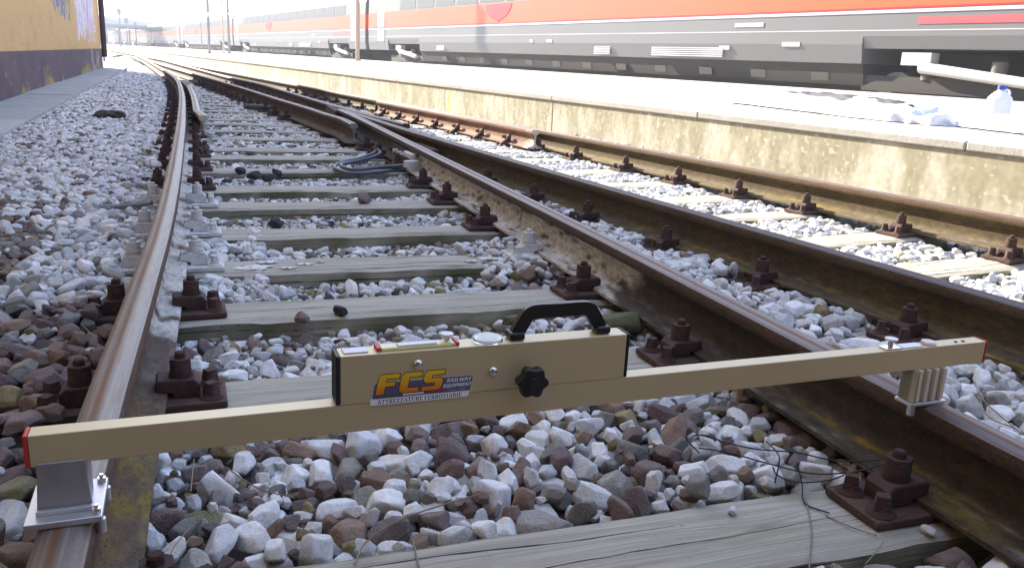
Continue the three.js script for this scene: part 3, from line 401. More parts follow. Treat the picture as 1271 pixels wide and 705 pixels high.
// ------------------------------------------------------------------ train on the far side of the platform
{
  const LEN = 36.7, S0 = 4.99, X0 = 7.93 + 0.1, H0 = 0.151;
  const mBody = mat([0.155, 0.156, 0.16], 0.38, { metalness: 0.1 }), mStripe = mat([0.62, 0.105, 0.03], 0.35), mWhite = mat([0.72, 0.73, 0.74], 0.35), mBand = mat([0.11, 0.115, 0.125], 0.55), mGlass = mat([0.045, 0.05, 0.058], 0.4), mDark = mat([0.045, 0.038, 0.032], 0.8), mSilver = mat([0.55, 0.55, 0.57], 0.35, { metalness: 0.3 }), mRed = mat([0.5, 0.01, 0.02], 0.4), mMid = mat([0.09, 0.08, 0.07], 0.7), mWheel = mat([0.28, 0.27, 0.26], 0.5, { metalness: 0.5 });
  const proto = new THREE.Group();
  const ext = (pts, z0, z1) => { const s = new THREE.Shape(); pts.forEach(([x, y], i) => i ? s.lineTo(x, y) : s.moveTo(x, y)); const g = new THREE.ExtrudeGeometry(s, { depth: z1 - z0, bevelEnabled: false }); g.translate(0, 0, z0); return g; };
  const Z1 = -0.25, Z0 = -LEN + 0.25, B1 = -5, B2 = -LEN + 5, BW = 1.95;      // z runs back along the train
  const low = (y0) => [[0.06, y0], [0.0, y0 + 0.35 > 1.0 ? 1.0 : y0 + 0.35], [0.0, 1.465], [2.86, 1.465], [2.86, y0]];
  part('lower_side', clean([ext(low(0.5), B2 + BW, B1 - BW), ext(low(0.78), B1 - BW, B1 + BW), ext(low(0.78), B2 - BW, B2 + BW), ext(low(0.5), B1 + BW, Z1), ext(low(0.5), Z0, B2 - BW)]), mBody, proto);
  part('stripe', box(-0.004, 2.864, 1.468, 2.15, Z0, Z1), mStripe, proto);
  part('silver_line', box(-0.012, -0.002, 1.40, 1.458, Z0, Z1), mSilver, proto);
  part('red_line', box(-0.012, -0.005, 1.474, 1.5, Z0, Z1), mRed, proto);
  part('seam_line', box(-0.004, 0.0, 1.09, 1.108, Z0, Z1), mSilver, proto);
  part('upper_side', ext([[0, 2.153], [0.03, 2.7], [0.16, 3.1], [2.7, 3.1], [2.83, 2.7], [2.86, 2.153]], Z0, Z1), mBand, proto);
  part('roof', ext([[0.17, 3.103], [0.4, 3.32], [0.9, 3.42], [1.96, 3.42], [2.46, 3.32], [2.69, 3.103]], Z0, Z1), mat([0.5, 0.5, 0.52], 0.5), proto);
  for (let k = 0; k < 14; k++) { const z = -3.6 - k * 2.05; part('window', ext([[-0.006, 2.2], [0.022, 2.7], [0.11, 2.98], [0.16, 2.98], [0.07, 2.7], [0.04, 2.2]], z - 1.85, z), mGlass, proto); }
  for (const z of [-1.6, -LEN + 2.6]) { const d = part('door', clean([box(-0.012, -0.001, 0.9, 1.39, z - 1.0, z - 0.02), box(-0.014, -0.0065, 1.51, 2.14, z - 1.0, z - 0.02)]), mSilver, proto); part('door_seal', clean([box(-0.016, -0.0145, 0.8, 2.14, z - 0.02, z + 0.02), box(-0.016, -0.0145, 0.8, 2.14, z - 1.04, z - 1.0)]), mDark, d); }
  for (const [z, w, n] of [[-10.8, 2.7, 5], [-15.4, 0.8, 5], [-27, 0.8, 4]]) { const g = []; for (let k = 0; k < n; k++) g.push(box(-0.02, -0.003, 0.56 + k * 0.045, 0.585 + k * 0.045, z - w, z)); part('grille', clean(g), mSilver, proto); }
  for (const [z, y, w] of [[-8.5, 0.8, 0.5], [-10.6, 0.72, 0.35], [-18.6, 0.86, 0.35], [-19.8, 0.86, 0.25], [-9.6, 1.2, 0.9]]) part('notice_plate', box(-0.012, -0.002, y, y + 0.09, z - w, z), mat([0.4, 0.4, 0.4], 0.5), proto);
  part('red_panel', box(-0.01, -0.002, 1.2, 1.32, -5.8, -2.2), mat([0.6, 0.08, 0.09], 0.4), proto);
  { const s = new THREE.Shape(); s.moveTo(0, 2.12); s.lineTo(1.9, 2.12); s.bezierCurveTo(2.0, 1.8, 1.5, 1.62, 1.1, 1.6); s.lineTo(1.0, 1.52); s.bezierCurveTo(0.8, 1.62, 0.1, 1.68, 0, 2.12); const g = new THREE.ExtrudeGeometry(s, { depth: 0.01, bevelEnabled: false }); g.rotateY(Math.PI / 2); g.translate(-0.018, 0, -21.4); part('emblem', g, mRed, proto); }
  part('underfloor_panel', ext([[0.1, 0.497], [0.2, 0.1], [0.42, -0.25], [0.8, -0.42], [2.06, -0.42], [2.44, -0.25], [2.66, 0.1], [2.76, 0.497]], B2 + BW + 0.003, B1 - BW - 0.003), mDark, proto);
  for (let k = 0; k < 12; k++) { const z = B1 - BW - 0.8 - k * 1.75, g = box(0, 0.012, 0, 0.16, -0.45, 0); g.rotateZ(0.245); g.translate(0.125, 0.16, z); part('access_cover', g, mMid, proto); }
  for (const zc of [B1, B2]) {
    const b = part('bogie', clean([box(0.5, 2.36, 0.0, 0.28, zc - 1.9, zc + 1.9), box(0.2, 0.42, 0.02, 0.3, zc - 2.0, zc + 2.0), box(0.7, 2.2, -0.2, 0.7, zc - 0.5, zc + 0.5), box(1.3, 2.8, -0.45, 0.776, zc - BW, zc + BW)]), mDark, proto);  // last box is an added dark backing that darkens the gap underneath
    for (const dz of [-1.45, 1.45]) { const w = new THREE.CylinderGeometry(0.46, 0.46, 0.13, 32); w.rotateZ(Math.PI / 2); w.translate(0.55, -0.08, zc + dz); part('wheel', w, mWheel, b); const h = new THREE.CylinderGeometry(0.16, 0.19, 0.14, 20); h.rotateZ(Math.PI / 2); h.translate(0.28, -0.06, zc + dz); part('axle_box', h, mat([0.4, 0.39, 0.38], 0.6), b); const sp = new THREE.CylinderGeometry(0.13, 0.13, 0.34, 16); sp.translate(0.3, 0.42, zc + dz * 0.45); part('spring', sp, mMid, b); }
    const dm = new THREE.CylinderGeometry(0.085, 0.1, 2.1, 16); dm.rotateX(Math.PI / 2 + 0.1); dm.translate(0.12, 0.36, zc + 0.35); part('yaw_damper', dm, mat([0.66, 0.65, 0.62], 0.5), b); part('mount_box', box(0.08, 0.3, 0.5, 0.72, zc - 1.1, zc - 0.5), mat([0.5, 0.5, 0.49], 0.5), b);
  }
  part('gangway', box(0.35, 2.5, 0.7, 3.0, Z1 + 0.003, 0.245), mDark, proto);
  for (let k = -1; k < 9; k++) {
    const c = proto.clone(); c.name = numbered('passenger_coach'); scene.add(c);
    c.position.copy(platPt(X0, 0, S0 - 3.6 + k * (LEN + 0.02))); c.position.y = E0.y + DP.y * (S0 - 3.6 + k * LEN) + H0; c.quaternion.copy(QP);
    c.userData = { label: k <= 0 ? (k < 0 ? 'grey and orange coach coupled ahead of the one behind the tarpaulin bundle' : 'grey and orange striped coach standing behind the white tarpaulin bundle') : k === 1 ? 'grey and orange striped coach seen behind the single beige pole' : 'distant orange striped coach towards the far end of the train', category: 'train coach', group: 'coaches of the long train' };
  }
  const g = []; for (const dx of [0.71, 2.15]) g.push(box(X0 + dx - 0.036, X0 + dx + 0.036, -0.55, -0.39, -260, 40)); const r = solid('train_track', clean(g), M.rust, 'rusty pair of rails under the train', 'rails'); r.position.copy(E0); r.quaternion.copy(QP);
}

// ------------------------------------------------------------------ platform poles and sign
function pole(px, py, w, h, m, label, tilt = 0) {
  const p = platHit(px, py), q = project(p), r = w * q[2] / FPX / 2, o = thing('platform_pole', label, 'pole', p); part('shaft', cyl(r * 0.95, r, h, 0, h / 2, 0, 14), m, o); part('collar', cyl(r * 1.5, r * 1.6, 0.08, 0, 0.04, 0, 14), m, o); o.rotation.z = tilt; return [o, q[2], r];
}
const beige = mat([0.42, 0.33, 0.22], 0.7), greyP = mat([0.3, 0.28, 0.28], 0.6), paleP = mat([0.6, 0.52, 0.4], 0.7);
pole(443.5, 75.5, 5.2, 6, beige, 'beige steel pole standing alone on the platform');
{ const [o, d, r] = pole(259.5, 66.5, 3.4, 5.5, greyP, 'grey pole carrying a blank white sign board'); part('sign_board', box(-0.42, 0.45, 2.05, 2.28, r + 0.005, r + 0.03), M.white, o); }
pole(277, 66, 2.2, 7, paleP, 'pale slim pole between the sign pole and the dark pole'); pole(284, 66.5, 3.0, 7, greyP, 'dark grey pole beside the pale slim pole');
pole(250.3, 66, 0.9, 4, greyP, 'thin grey post just left of the sign pole');

// ------------------------------------------------------------------ things on the platform edge
{
  const crumple = (sx, sy, sz, sd, amp) => { const g = new THREE.SphereGeometry(1, 96, 40), p = g.attributes.position; for (let i = 0; i < p.count; i++) { let x = p.getX(i), y = p.getY(i), z = p.getZ(i); const n = fbm(x * 1.6 * sx / sz + sd, y * 2, z * 2 + sd, 3) - 0.5, f = Math.abs(fbm(x * 3 * sx / sz + sd + z * 2, y * 3 + 7, z * 4, 3) - 0.5); const bx = Math.sign(x) * Math.pow(Math.abs(x), 0.6), bz = Math.sign(z) * Math.pow(Math.abs(z), 0.75); let yy = y < 0 ? y * 0.05 : Math.pow(y, 0.7); yy *= 1 + amp * n * 2 + amp * f; p.setXYZ(i, bx * sx * (1 + amp * 0.2 * n), Math.max(0.002, yy * sy), bz * sz * (1 + amp * n)); } g.computeVertexNormals(); return g; };
  const a = platHit(905, 126), b = platHit(1176, 157), m = a.clone().lerp(b, 0.5), ang = Math.atan2(-(b.z - a.z), b.x - a.x), L = a.distanceTo(b);
  const t = solid('tarpaulin_bundle', crumple(L / 2, 0.15, 0.3, 3.3, 0.5), mat([0.72, 0.75, 0.8], 0.6), 'crumpled white tarpaulin bundle lying along the platform edge', 'tarpaulin'); t.position.copy(m).add(V3(0.12, 0, -0.1)); t.rotation.y = ang;
  const k = solid('dark_bag', crumple(L * 0.3, 0.085, 0.12, 8.1, 0.35), mat([0.045, 0.047, 0.06], 0.8), 'long dark grey bag lying on the white tarpaulin bundle', 'bag'); k.position.copy(m).lerp(b, 0.22).add(V3(0.16, 0.1, -0.26)); k.rotation.y = ang;
  const p = platHit(1237, 150), q = project(p), sc = q[2] / FPX * 28 / 0.2; const j = thing('water_jug', 'white plastic jug with blue cap standing on the platform', 'jug', p);
  const body = new THREE.LatheGeometry([[0, 0], [0.09, 0], [0.1, 0.012], [0.1, 0.19], [0.094, 0.205], [0.05, 0.25], [0.03, 0.262], [0.028, 0.28], [0, 0.28]].map(([x, y]) => new THREE.Vector2(x * sc, y * sc)), 28); part('jug_body', body, mat([0.78, 0.8, 0.84], 0.4), j); part('cap', cyl(0.034 * sc, 0.036 * sc, 0.035 * sc, 0, 0.29 * sc, 0, 20), mat([0.03, 0.06, 0.42], 0.45), j);
  part('handle', new THREE.TorusGeometry(0.035 * sc, 0.009 * sc, 8, 16).translate(0.07 * sc, 0.235 * sc, 0), mat([0.78, 0.8, 0.84], 0.4), j);
  const c2 = platHit(1262, 164); const w = solid('plastic_sheet', crumple(0.5, 0.1, 0.22, 5.7, 0.5), mat([0.75, 0.76, 0.78], 0.6), 'crumpled white plastic sheet on the platform near the jug', 'sheet'); w.position.copy(c2).add(V3(0.1, 0, -0.12)); w.rotation.y = ang;
}

// ------------------------------------------------------------------ far end of the yard
{
  const far = (px, py, d) => { const v = ray(px, py); const k = d / Math.hypot(v.x, v.z); return V3(v.x * k, CAMH + v.y * k, v.z * k); };
  const gnd = (px, d) => { const p = far(px, 60, d); p.y = -0.17 + Math.max(drop(p.z), -1.7); return p; };
  const a = far(60, 22, 230), b = far(215, 23, 300); const o = thing('road_bridge', 'pale concrete road bridge crossing the far end of the yard', 'bridge', a); const L = a.distanceTo(b); o.rotation.y = Math.atan2(-(b.z - a.z), b.x - a.x);
  part('deck', box(-40, L + 6, -1.2, 0.7, -4, 4), mat([0.3, 0.31, 0.33], 0.9), o); part('parapet', box(-40, L + 6, 0.703, 1.5, 3.7, 4), mat([0.42, 0.43, 0.45], 0.9), o); for (const x of [-20, 22, L]) part('pier', box(x - 0.6, x + 0.6, -9, -1.203, -3, 3), mat([0.33, 0.33, 0.34], 0.9), o);
  // platform canopy behind the train's tail
  const c = far(205, 36, 150), cn = thing('platform_canopy', 'thin grey platform canopy beyond the train', 'canopy', c); part('canopy_roof', box(-9, 6, -0.2, 0.15, -14, 14), mat([0.3, 0.31, 0.33], 0.8), cn); for (const [x, z] of [[-6, -10], [-6, 10], [4, -10], [4, 10]]) part('post', cyl(0.12, 0.12, 4.2, x, -2.3, z, 8), greyP, cn);
  for (const [px, d, h, l] of [[150, 120, 5.2, 'thin grey signal mast left of the track at the far end'], [158, 135, 4.6, 'short signal mast with two dark lamps at the far end'], [169, 150, 4.4, 'slender lamp post beside the tail of the train']]) { const g = gnd(px, d), s = thing('signal_mast', l, 'mast', g); part('mast', cyl(0.07, 0.09, h, 0, h / 2, 0, 10), greyP, s); part('head', rbox(-0.22, 0.22, h - 0.7, h, -0.15, 0.15, 0.03), greyP, s); }
  { const g = gnd(158, 190), s = thing('parked_wagon', 'small dark wagon parked at the far end of the tracks', 'wagon', g); part('wagon_body', rbox(-0.8, 0.8, 0.5, 1.3, -1, 1, 0.08), mat([0.08, 0.09, 0.12], 0.7), s); for (const x of [-1, 1]) for (const z of [-0.6, 0.6]) { const w = new THREE.CylinderGeometry(0.4, 0.4, 0.14, 18); w.rotateZ(Math.PI / 2); w.translate(x * 0.75, 0.4, z); part('wheel', w, M.rust, s); } }
  // loose rails of the neighbouring siding, lying in the sun
  for (const [x0, y0, x1, y1] of [[112, 67.5, 160, 61.5], [120, 71, 168, 64.5], [165, 66, 180, 62.5]]) {
    const g = (px, py) => { let p = hit(px, py, 0), y = 0; for (let i = 0; i < 8; i++) { y = drop(p.z) - 0.02; p = hit(px, py, y); } return p; }; const p = g(x0, y0), q = g(x1, y1), L2 = p.distanceTo(q), m = p.clone().lerp(q, 0.5);
    const r = solid('siding_rail', clean([box(-L2 / 2, L2 / 2, -0.14, -0.11, -0.07, 0.07), box(-L2 / 2, L2 / 2, -0.11, -0.02, -0.01, 0.01), box(-L2 / 2, L2 / 2, -0.02, 0.03, -0.036, 0.036)]), M.rust, 'rusty rail of the siding past the shed corner', 'rail', 'rails of the far siding'); r.position.copy(m); r.rotation.y = Math.atan2(-(q.z - p.z), q.x - p.x);
  }
  // hazy trees beyond the bridge
  const leafM = mat([0.1, 0.105, 0.1], 0.95), trunkM = mat([0.12, 0.1, 0.09], 0.95), lg = new THREE.PlaneGeometry(0.55, 0.4);
  for (let t = 0; t < 9; t++) {
    const g = gnd(96 + t * 11 + rr(-3, 3), rr(310, 380)), h = rr(5, 8.5), s = thing('tree', 'bare greyish tree standing beyond the road bridge', 'tree', g, 'trees beyond the bridge');
    const lim = [new THREE.CylinderGeometry(0.08, 0.22, h * 0.7, 8).translate(0, h * 0.35, 0)]; for (let k = 0; k < 6; k++) { const l = new THREE.CylinderGeometry(0.03, 0.08, h * 0.45, 6); l.translate(0, h * 0.22, 0); l.rotateZ(rr(0.3, 0.9) * (k % 2 ? 1 : -1)); l.rotateY(rr(0, 6)); l.translate(0, h * rr(0.3, 0.6), 0); lim.push(l); } part('trunk', clean(lim), trunkM, s);
    const cr = new THREE.InstancedMesh(lg, leafM, 420); cr.name = 'crown'; const d = new THREE.Object3D(); for (let k = 0; k < 420; k++) { const v = V3(rr(-1, 1), rr(-1, 1), rr(-1, 1)); const q = fbm(v.x * 2 + t * 9, v.y * 2, v.z * 2 + 3, 2); v.normalize().multiplyScalar(Math.pow(rnd(), 0.4) * (0.6 + 0.8 * q)); d.position.set(v.x * h * 0.38, h * 0.66 + v.y * h * 0.36, v.z * h * 0.38); d.rotation.set(rr(0, 6), rr(0, 6), rr(0, 6)); d.updateMatrix(); cr.setMatrixAt(k, d.matrix); } cr.userData = { kind: 'stuff' }; sh(cr); s.add(cr);
  }
}

// ------------------------------------------------------------------ track gauge (measuring beam)
{
  const o = thing('track_gauge', 'beige aluminium track gauge with red end caps laid across both rails', 'track gauge', V3(0, 0, -1.1432)); o.rotation.y = 0.0205;
  const y0 = 0.2665, y1 = 0.311, XL = -0.228, XR = 1.449, D = -0.03;
  part('beam', rbox(XL, XR, y0, y1, D, 0, 0.0014), M.beam, o);
  part('end_cap', rbox(XL - 0.006, XL - 0.0005, y0 - 0.001, y1 + 0.001, D - 0.001, 0.001, 0.002), M.redCap, o); part('end_cap', rbox(XR + 0.0005, XR + 0.005, y0 - 0.001, y1 + 0.001, D - 0.001, 0.001, 0.002), M.redCap, o);
  const bx0 = 0.1715, bx1 = 0.6345, by0 = y1 + 0.0004, by1 = 0.386, bd = -0.036;
  const hs = part('housing', rbox(bx0, bx1, by0, by1, bd, 0.0012, 0.0014), M.beam, o);
  part('housing_cap', rbox(bx0 - 0.0065, bx0 - 0.0003, by0 + 0.0005, by1 + 0.0008, bd - 0.001, 0.0022, 0.002), M.blackCap, o); part('housing_cap', rbox(bx1 + 0.0003, bx1 + 0.0055, by0 + 0.0005, by1 + 0.0008, bd - 0.001, 0.0022, 0.002), M.blackCap, o);
  // handle
  const hp = new THREE.CatmullRomCurve3([V3(0.445, 0.388, -0.02), V3(0.4515, 0.4, -0.02), V3(0.4635, 0.4205, -0.02), V3(0.468, 0.4262, -0.02), V3(0.4745, 0.4288, -0.02), V3(0.52, 0.4292, -0.02), V3(0.567, 0.4288, -0.02), V3(0.5735, 0.4262, -0.02), V3(0.578, 0.4205, -0.02), V3(0.5905, 0.4, -0.02), V3(0.597, 0.388, -0.02)], false, 'centripetal');
  const hsShape = new THREE.Shape(); hsShape.moveTo(-0.0055, -0.011); hsShape.lineTo(0.0055, -0.011); hsShape.lineTo(0.0055, 0.011); hsShape.lineTo(-0.0055, 0.011); const hg = new THREE.ExtrudeGeometry(hsShape, { steps: 60, extrudePath: hp, bevelEnabled: false });
  const hn = part('handle', toCreasedNormals(hg, 0.8), M.blackPlastic, o); part('handle_foot', rbox(0.434, 0.459, by1 + 0.0004, by1 + 0.0135, -0.034, -0.005, 0.004), M.blackPlastic, hn); part('handle_foot', rbox(0.583, 0.608, by1 + 0.0004, by1 + 0.0135, -0.034, -0.005, 0.004), M.blackPlastic, hn);
  part('handle_rib', tube([V3(0.467, 0.4325, -0.02), V3(0.484, 0.4355, -0.02), V3(0.52, 0.4365, -0.02), V3(0.554, 0.4355, -0.02), V3(0.571, 0.4325, -0.02)], 0.004, 24, 8), M.blackPlastic, hn);
  // star knob
  const ks = new THREE.Shape(); for (let i = 0; i <= 84; i++) { const a = i / 84 * 2 * Math.PI, r = 0.0208 + 0.0025 * Math.cos(6 * a + 0.5); i ? ks.lineTo(r * Math.cos(a), r * Math.sin(a)) : ks.moveTo(r * Math.cos(a), r * Math.sin(a)); }
  const kg = toCreasedNormals(new THREE.ExtrudeGeometry(ks, { depth: 0.012, bevelEnabled: true, bevelSize: 0.0022, bevelThickness: 0.003, bevelSegments: 3, curveSegments: 4 }), 0.7); kg.translate(0.4585, 0.332, 0.024); const kn = part('clamp_knob', kg, M.blackPlastic, o);
  const stem = new THREE.CylinderGeometry(0.009, 0.009, 0.024, 18); stem.rotateX(Math.PI / 2); stem.translate(0.4585, 0.332, 0.0132); part('knob_stem', stem, M.blackPlastic, kn); const kc = new THREE.CylinderGeometry(0.0085, 0.0095, 0.003, 24); kc.rotateX(Math.PI / 2); kc.translate(0.4585, 0.332, 0.0402); part('knob_centre', kc, M.blackCap, kn);
  for (const [x, y] of [[0.2855, 0.3655], [0.4045, 0.3435]]) { const r = new THREE.SphereGeometry(0.0076, 24, 14, 0, Math.PI * 2, 0, Math.PI / 2); r.rotateX(Math.PI / 2); r.scale(1, 1, 0.75); r.translate(x, y, 0.0014); part('dome_nut', r, M.chrome, o); }
  // printed sticker
  const cv = document.createElement('canvas'); cv.width = 1360; cv.height = 440; const c = cv.getContext('2d');
  const para = (x, y, w, h, sl, r) => { c.beginPath(); const P = [[x + sl * h, y], [x + w + sl * h, y], [x + w, y + h], [x, y + h]]; c.moveTo((P[3][0] + P[0][0]) / 2, (P[3][1] + P[0][1]) / 2); for (let i = 0; i < 4; i++) c.arcTo(P[i][0], P[i][1], P[(i + 1) % 4][0], P[(i + 1) % 4][1], r); c.closePath(); };
  c.fillStyle = '#f2f3f7'; para(6, 330, 1250, 104, 0.2, 34); c.fill(); c.fillStyle = '#5d5a78'; para(28, 142, 1250, 210, 0.2, 40); c.fill(); c.fillStyle = '#f2f3f7'; c.fillRect(60, 350, 1180, 20);
  c.strokeStyle = '#d8d8e2'; c.lineWidth = 7; para(28, 142, 1250, 224, 0.2, 40); c.stroke();
  c.fillStyle = '#2a6b3c'; c.fillRect(120, 312, 300, 18); c.fillStyle = '#f4f4f4'; c.fillRect(420, 312, 260, 18); c.fillStyle = '#a3233a'; c.fillRect(680, 312, 300, 18);
  c.save(); c.transform(1, 0, -0.2, 1, 70, 0); const gr = c.createLinearGradient(0, 20, 0, 306); gr.addColorStop(0, '#f2d51c'); gr.addColorStop(0.5, '#eeb21a'); gr.addColorStop(1, '#e0761c'); c.lineJoin = 'round';
  const F = (p) => { c.beginPath(); p.forEach(([x, y], i) => i ? c.lineTo(x, y) : c.moveTo(x, y)); c.closePath(); c.strokeStyle = '#16151c'; c.lineWidth = 17; c.stroke(); c.fillStyle = gr; c.fill(); };
  F([[70, 300], [70, 70], [100, 38], [320, 38], [320, 96], [170, 96], [170, 142], [286, 142], [286, 196], [170, 196], [170, 300]]);
  F([[350, 78], [392, 38], [600, 38], [600, 98], [452, 98], [452, 240], [596, 240], [596, 300], [392, 300], [350, 260]]);
  F([[636, 76], [676, 38], [890, 38], [890, 96], [738, 96], [738, 140], [852, 140], [890, 176], [890, 262], [850, 300], [636, 300], [636, 242], [790, 242], [790, 198], [676, 198], [636, 160]]); c.restore();
  c.fillStyle = '#f4f4f8'; c.textBaseline = 'alphabetic'; c.save(); c.transform(1, 0, -0.2, 1, 60, 0); c.font = 'bold 66px sans-serif'; const ft = (t, x, y, w) => { const m = c.measureText(t).width; c.save(); c.translate(x, y); c.scale(w / m, 1); c.fillText(t, 0, 0); c.restore(); }; ft('RAILWAY', 950, 212, 320); ft('EQUIPMENT', 920, 284, 366); c.font = 'italic 34px sans-serif'; c.fillStyle = '#b9b6c8'; ft('since 1925', 1010, 334, 210); c.restore();
  c.fillStyle = '#24335c'; c.font = 'bold 76px serif'; { const t = 'ATTREZZATURE FERROVIARIE', m = c.measureText(t).width; c.save(); c.translate(106, 422); c.scale(1066 / m, 1); c.fillText(t, 0, 0); c.restore(); }
  const st = new THREE.CanvasTexture(cv); st.colorSpace = THREE.SRGBColorSpace; const sg = new THREE.PlaneGeometry(0.166, 0.0525); sg.translate(0.2955, 0.3315, 0.0018); part('sticker', sg, new THREE.MeshStandardMaterial({ map: st, transparent: true, roughness: 0.35 }), o);
  // level, dials and plates on top of the housing
  part('index_plate', rbox(0.178, 0.214, by1 + 0.0003, by1 + 0.002, -0.03, -0.008, 0.0008), M.white, o);
  const vt = part('level_vial', rbox(0.233, 0.346, by1 + 0.0003, by1 + 0.005, -0.029, -0.006, 0.002), M.vial, o); part('vial_plate', rbox(0.258, 0.318, by1 + 0.0053, by1 + 0.0068, -0.022, -0.009, 0.0006), M.white, vt); part('vial_end', rbox(0.226, 0.2325, by1 + 0.0003, by1 + 0.006, -0.03, -0.006, 0.001), M.redCap, vt); part('vial_end', rbox(0.3465, 0.352, by1 + 0.0003, by1 + 0.006, -0.03, -0.006, 0.001), M.redCap, vt);
  const dk = part('adjusting_disc', cyl(0.0098, 0.0098, 0.004, 0.337, by1 + 0.0135, -0.024, 28), M.white, o); part('disc_stem', cyl(0.004, 0.004, 0.0055, 0.337, by1 + 0.0085, -0.024, 14), M.chrome, dk);
  const dl = part('dial_window', cyl(0.0225, 0.024, 0.006, 0.402, by1 + 0.0034, -0.02, 36), M.clear, o); part('dial_face', cyl(0.0165, 0.0165, 0.0012, 0.402, by1 + 0.0007, -0.02, 36), M.white, dl);
  // right end fittings on the beam
  const rk = part('adjusting_disc', cyl(0.0118, 0.0118, 0.0035, 1.2155, y1 + 0.018, -0.014, 28), M.white, o); part('disc_stem', cyl(0.0045, 0.0055, 0.0155, 1.2155, y1 + 0.0082, -0.014, 14), M.chrome, rk); part('stem_collar', rbox(1.197, 1.234, y1 + 0.0003, y1 + 0.003, -0.025, -0.003, 0.001), M.chrome, rk);
  part('index_plate', rbox(1.24, 1.288, y1 + 0.0003, y1 + 0.0022, -0.026, -0.004, 0.0008), M.white, o);
  const rd = part('dial_window', cyl(0.0135, 0.0145, 0.006, 1.313, y1 + 0.0034, -0.0152, 32), M.clear, o); part('dial_face', cyl(0.0125, 0.0125, 0.0014, 1.313, y1 + 0.0009, -0.0152, 32), mat([0.7, 0.5, 0.45], 0.6), rd);
  for (const x of [1.381, 1.4]) part('screw', cyl(0.0033, 0.0036, 0.0014, x, y1 + 0.0009, -0.012, 14), M.blackCap, o);
  // left foot: cast bracket on a flat plate resting on the rail head
  const yp = YR + 0.0006;
  const ft1 = part('foot_plate', rbox(-0.238, -0.146, yp, yp + 0.009, -0.078, 0.033, 0.0015), M.alu, o);
  const bs = new THREE.Shape(); bs.moveTo(-0.2245, yp + 0.0095); bs.lineTo(-0.159, yp + 0.0095); bs.quadraticCurveTo(-0.1635, 0.235, -0.164, 0.272); bs.lineTo(-0.219, 0.272); bs.quadraticCurveTo(-0.222, 0.235, -0.2245, yp + 0.0095);
  const bg = new THREE.ExtrudeGeometry(bs, { depth: 0.0035, bevelEnabled: true, bevelSize: 0.0006, bevelThickness: 0.0006, bevelSegments: 1 }); bg.translate(0, 0, 0.0012);
  const bk = part('foot_bracket', clean([bg, rbox(-0.222, -0.2185, yp + 0.0095, 0.2664, -0.045, 0.0008, 0.001), rbox(-0.1655, -0.162, yp + 0.0095, 0.2664, -0.045, 0.0008, 0.001), rbox(-0.2185, -0.1655, 0.259, 0.2663, -0.045, 0.0, 0.001)]), M.aluCast, o); part('bracket_flange', rbox(-0.2255, -0.158, yp + 0.0093, yp + 0.0155, 0.0064, 0.0142, 0.001), M.alu, bk);
  for (const [x, z] of [[-0.1535, 0.021], [-0.1535, -0.066]]) { const n = part('plate_nut', clean([hexPrism(0.0062, 0.006, x, yp + 0.0125, z), cyl(0.003, 0.003, 0.005, x, yp + 0.018, z, 10)]), M.chrome, o); part('gauge_pin', cyl(0.0062, 0.0062, 0.02, x + 0.0045, yp - 0.0104, z, 16), M.alu, n); }
  // right foot: ribbed light block on a plate, with a pin against the rail head
  const fb = part('foot_block', rbox(1.2725, 1.355, yp + 0.0065, y0 - 0.0004, -0.03, -0.001, 0.0015), mat([0.55, 0.5, 0.38], 0.5), o); for (let k = 0; k < 4; k++) { const x = 1.281 + k * 0.0205; part('rib', rbox(x, x + 0.0085, yp + 0.0075, y0 - 0.001, -0.0012, 0.0075, 0.0012), mat([0.62, 0.58, 0.46], 0.5), fb); }
  part('block_cap', rbox(1.2725, 1.2755, yp + 0.007, y0 - 0.0006, -0.03, 0.009, 0.001), mat([0.5, 0.44, 0.32], 0.5), fb);
  part('foot_plate', rbox(1.269, 1.359, yp, yp + 0.006, -0.033, 0.0105, 0.001), M.alu, o); part('gauge_pin', cyl(0.0075, 0.0075, 0.02, 1.2805, yp - 0.0102, 0.001, 18), M.alu, o);
}

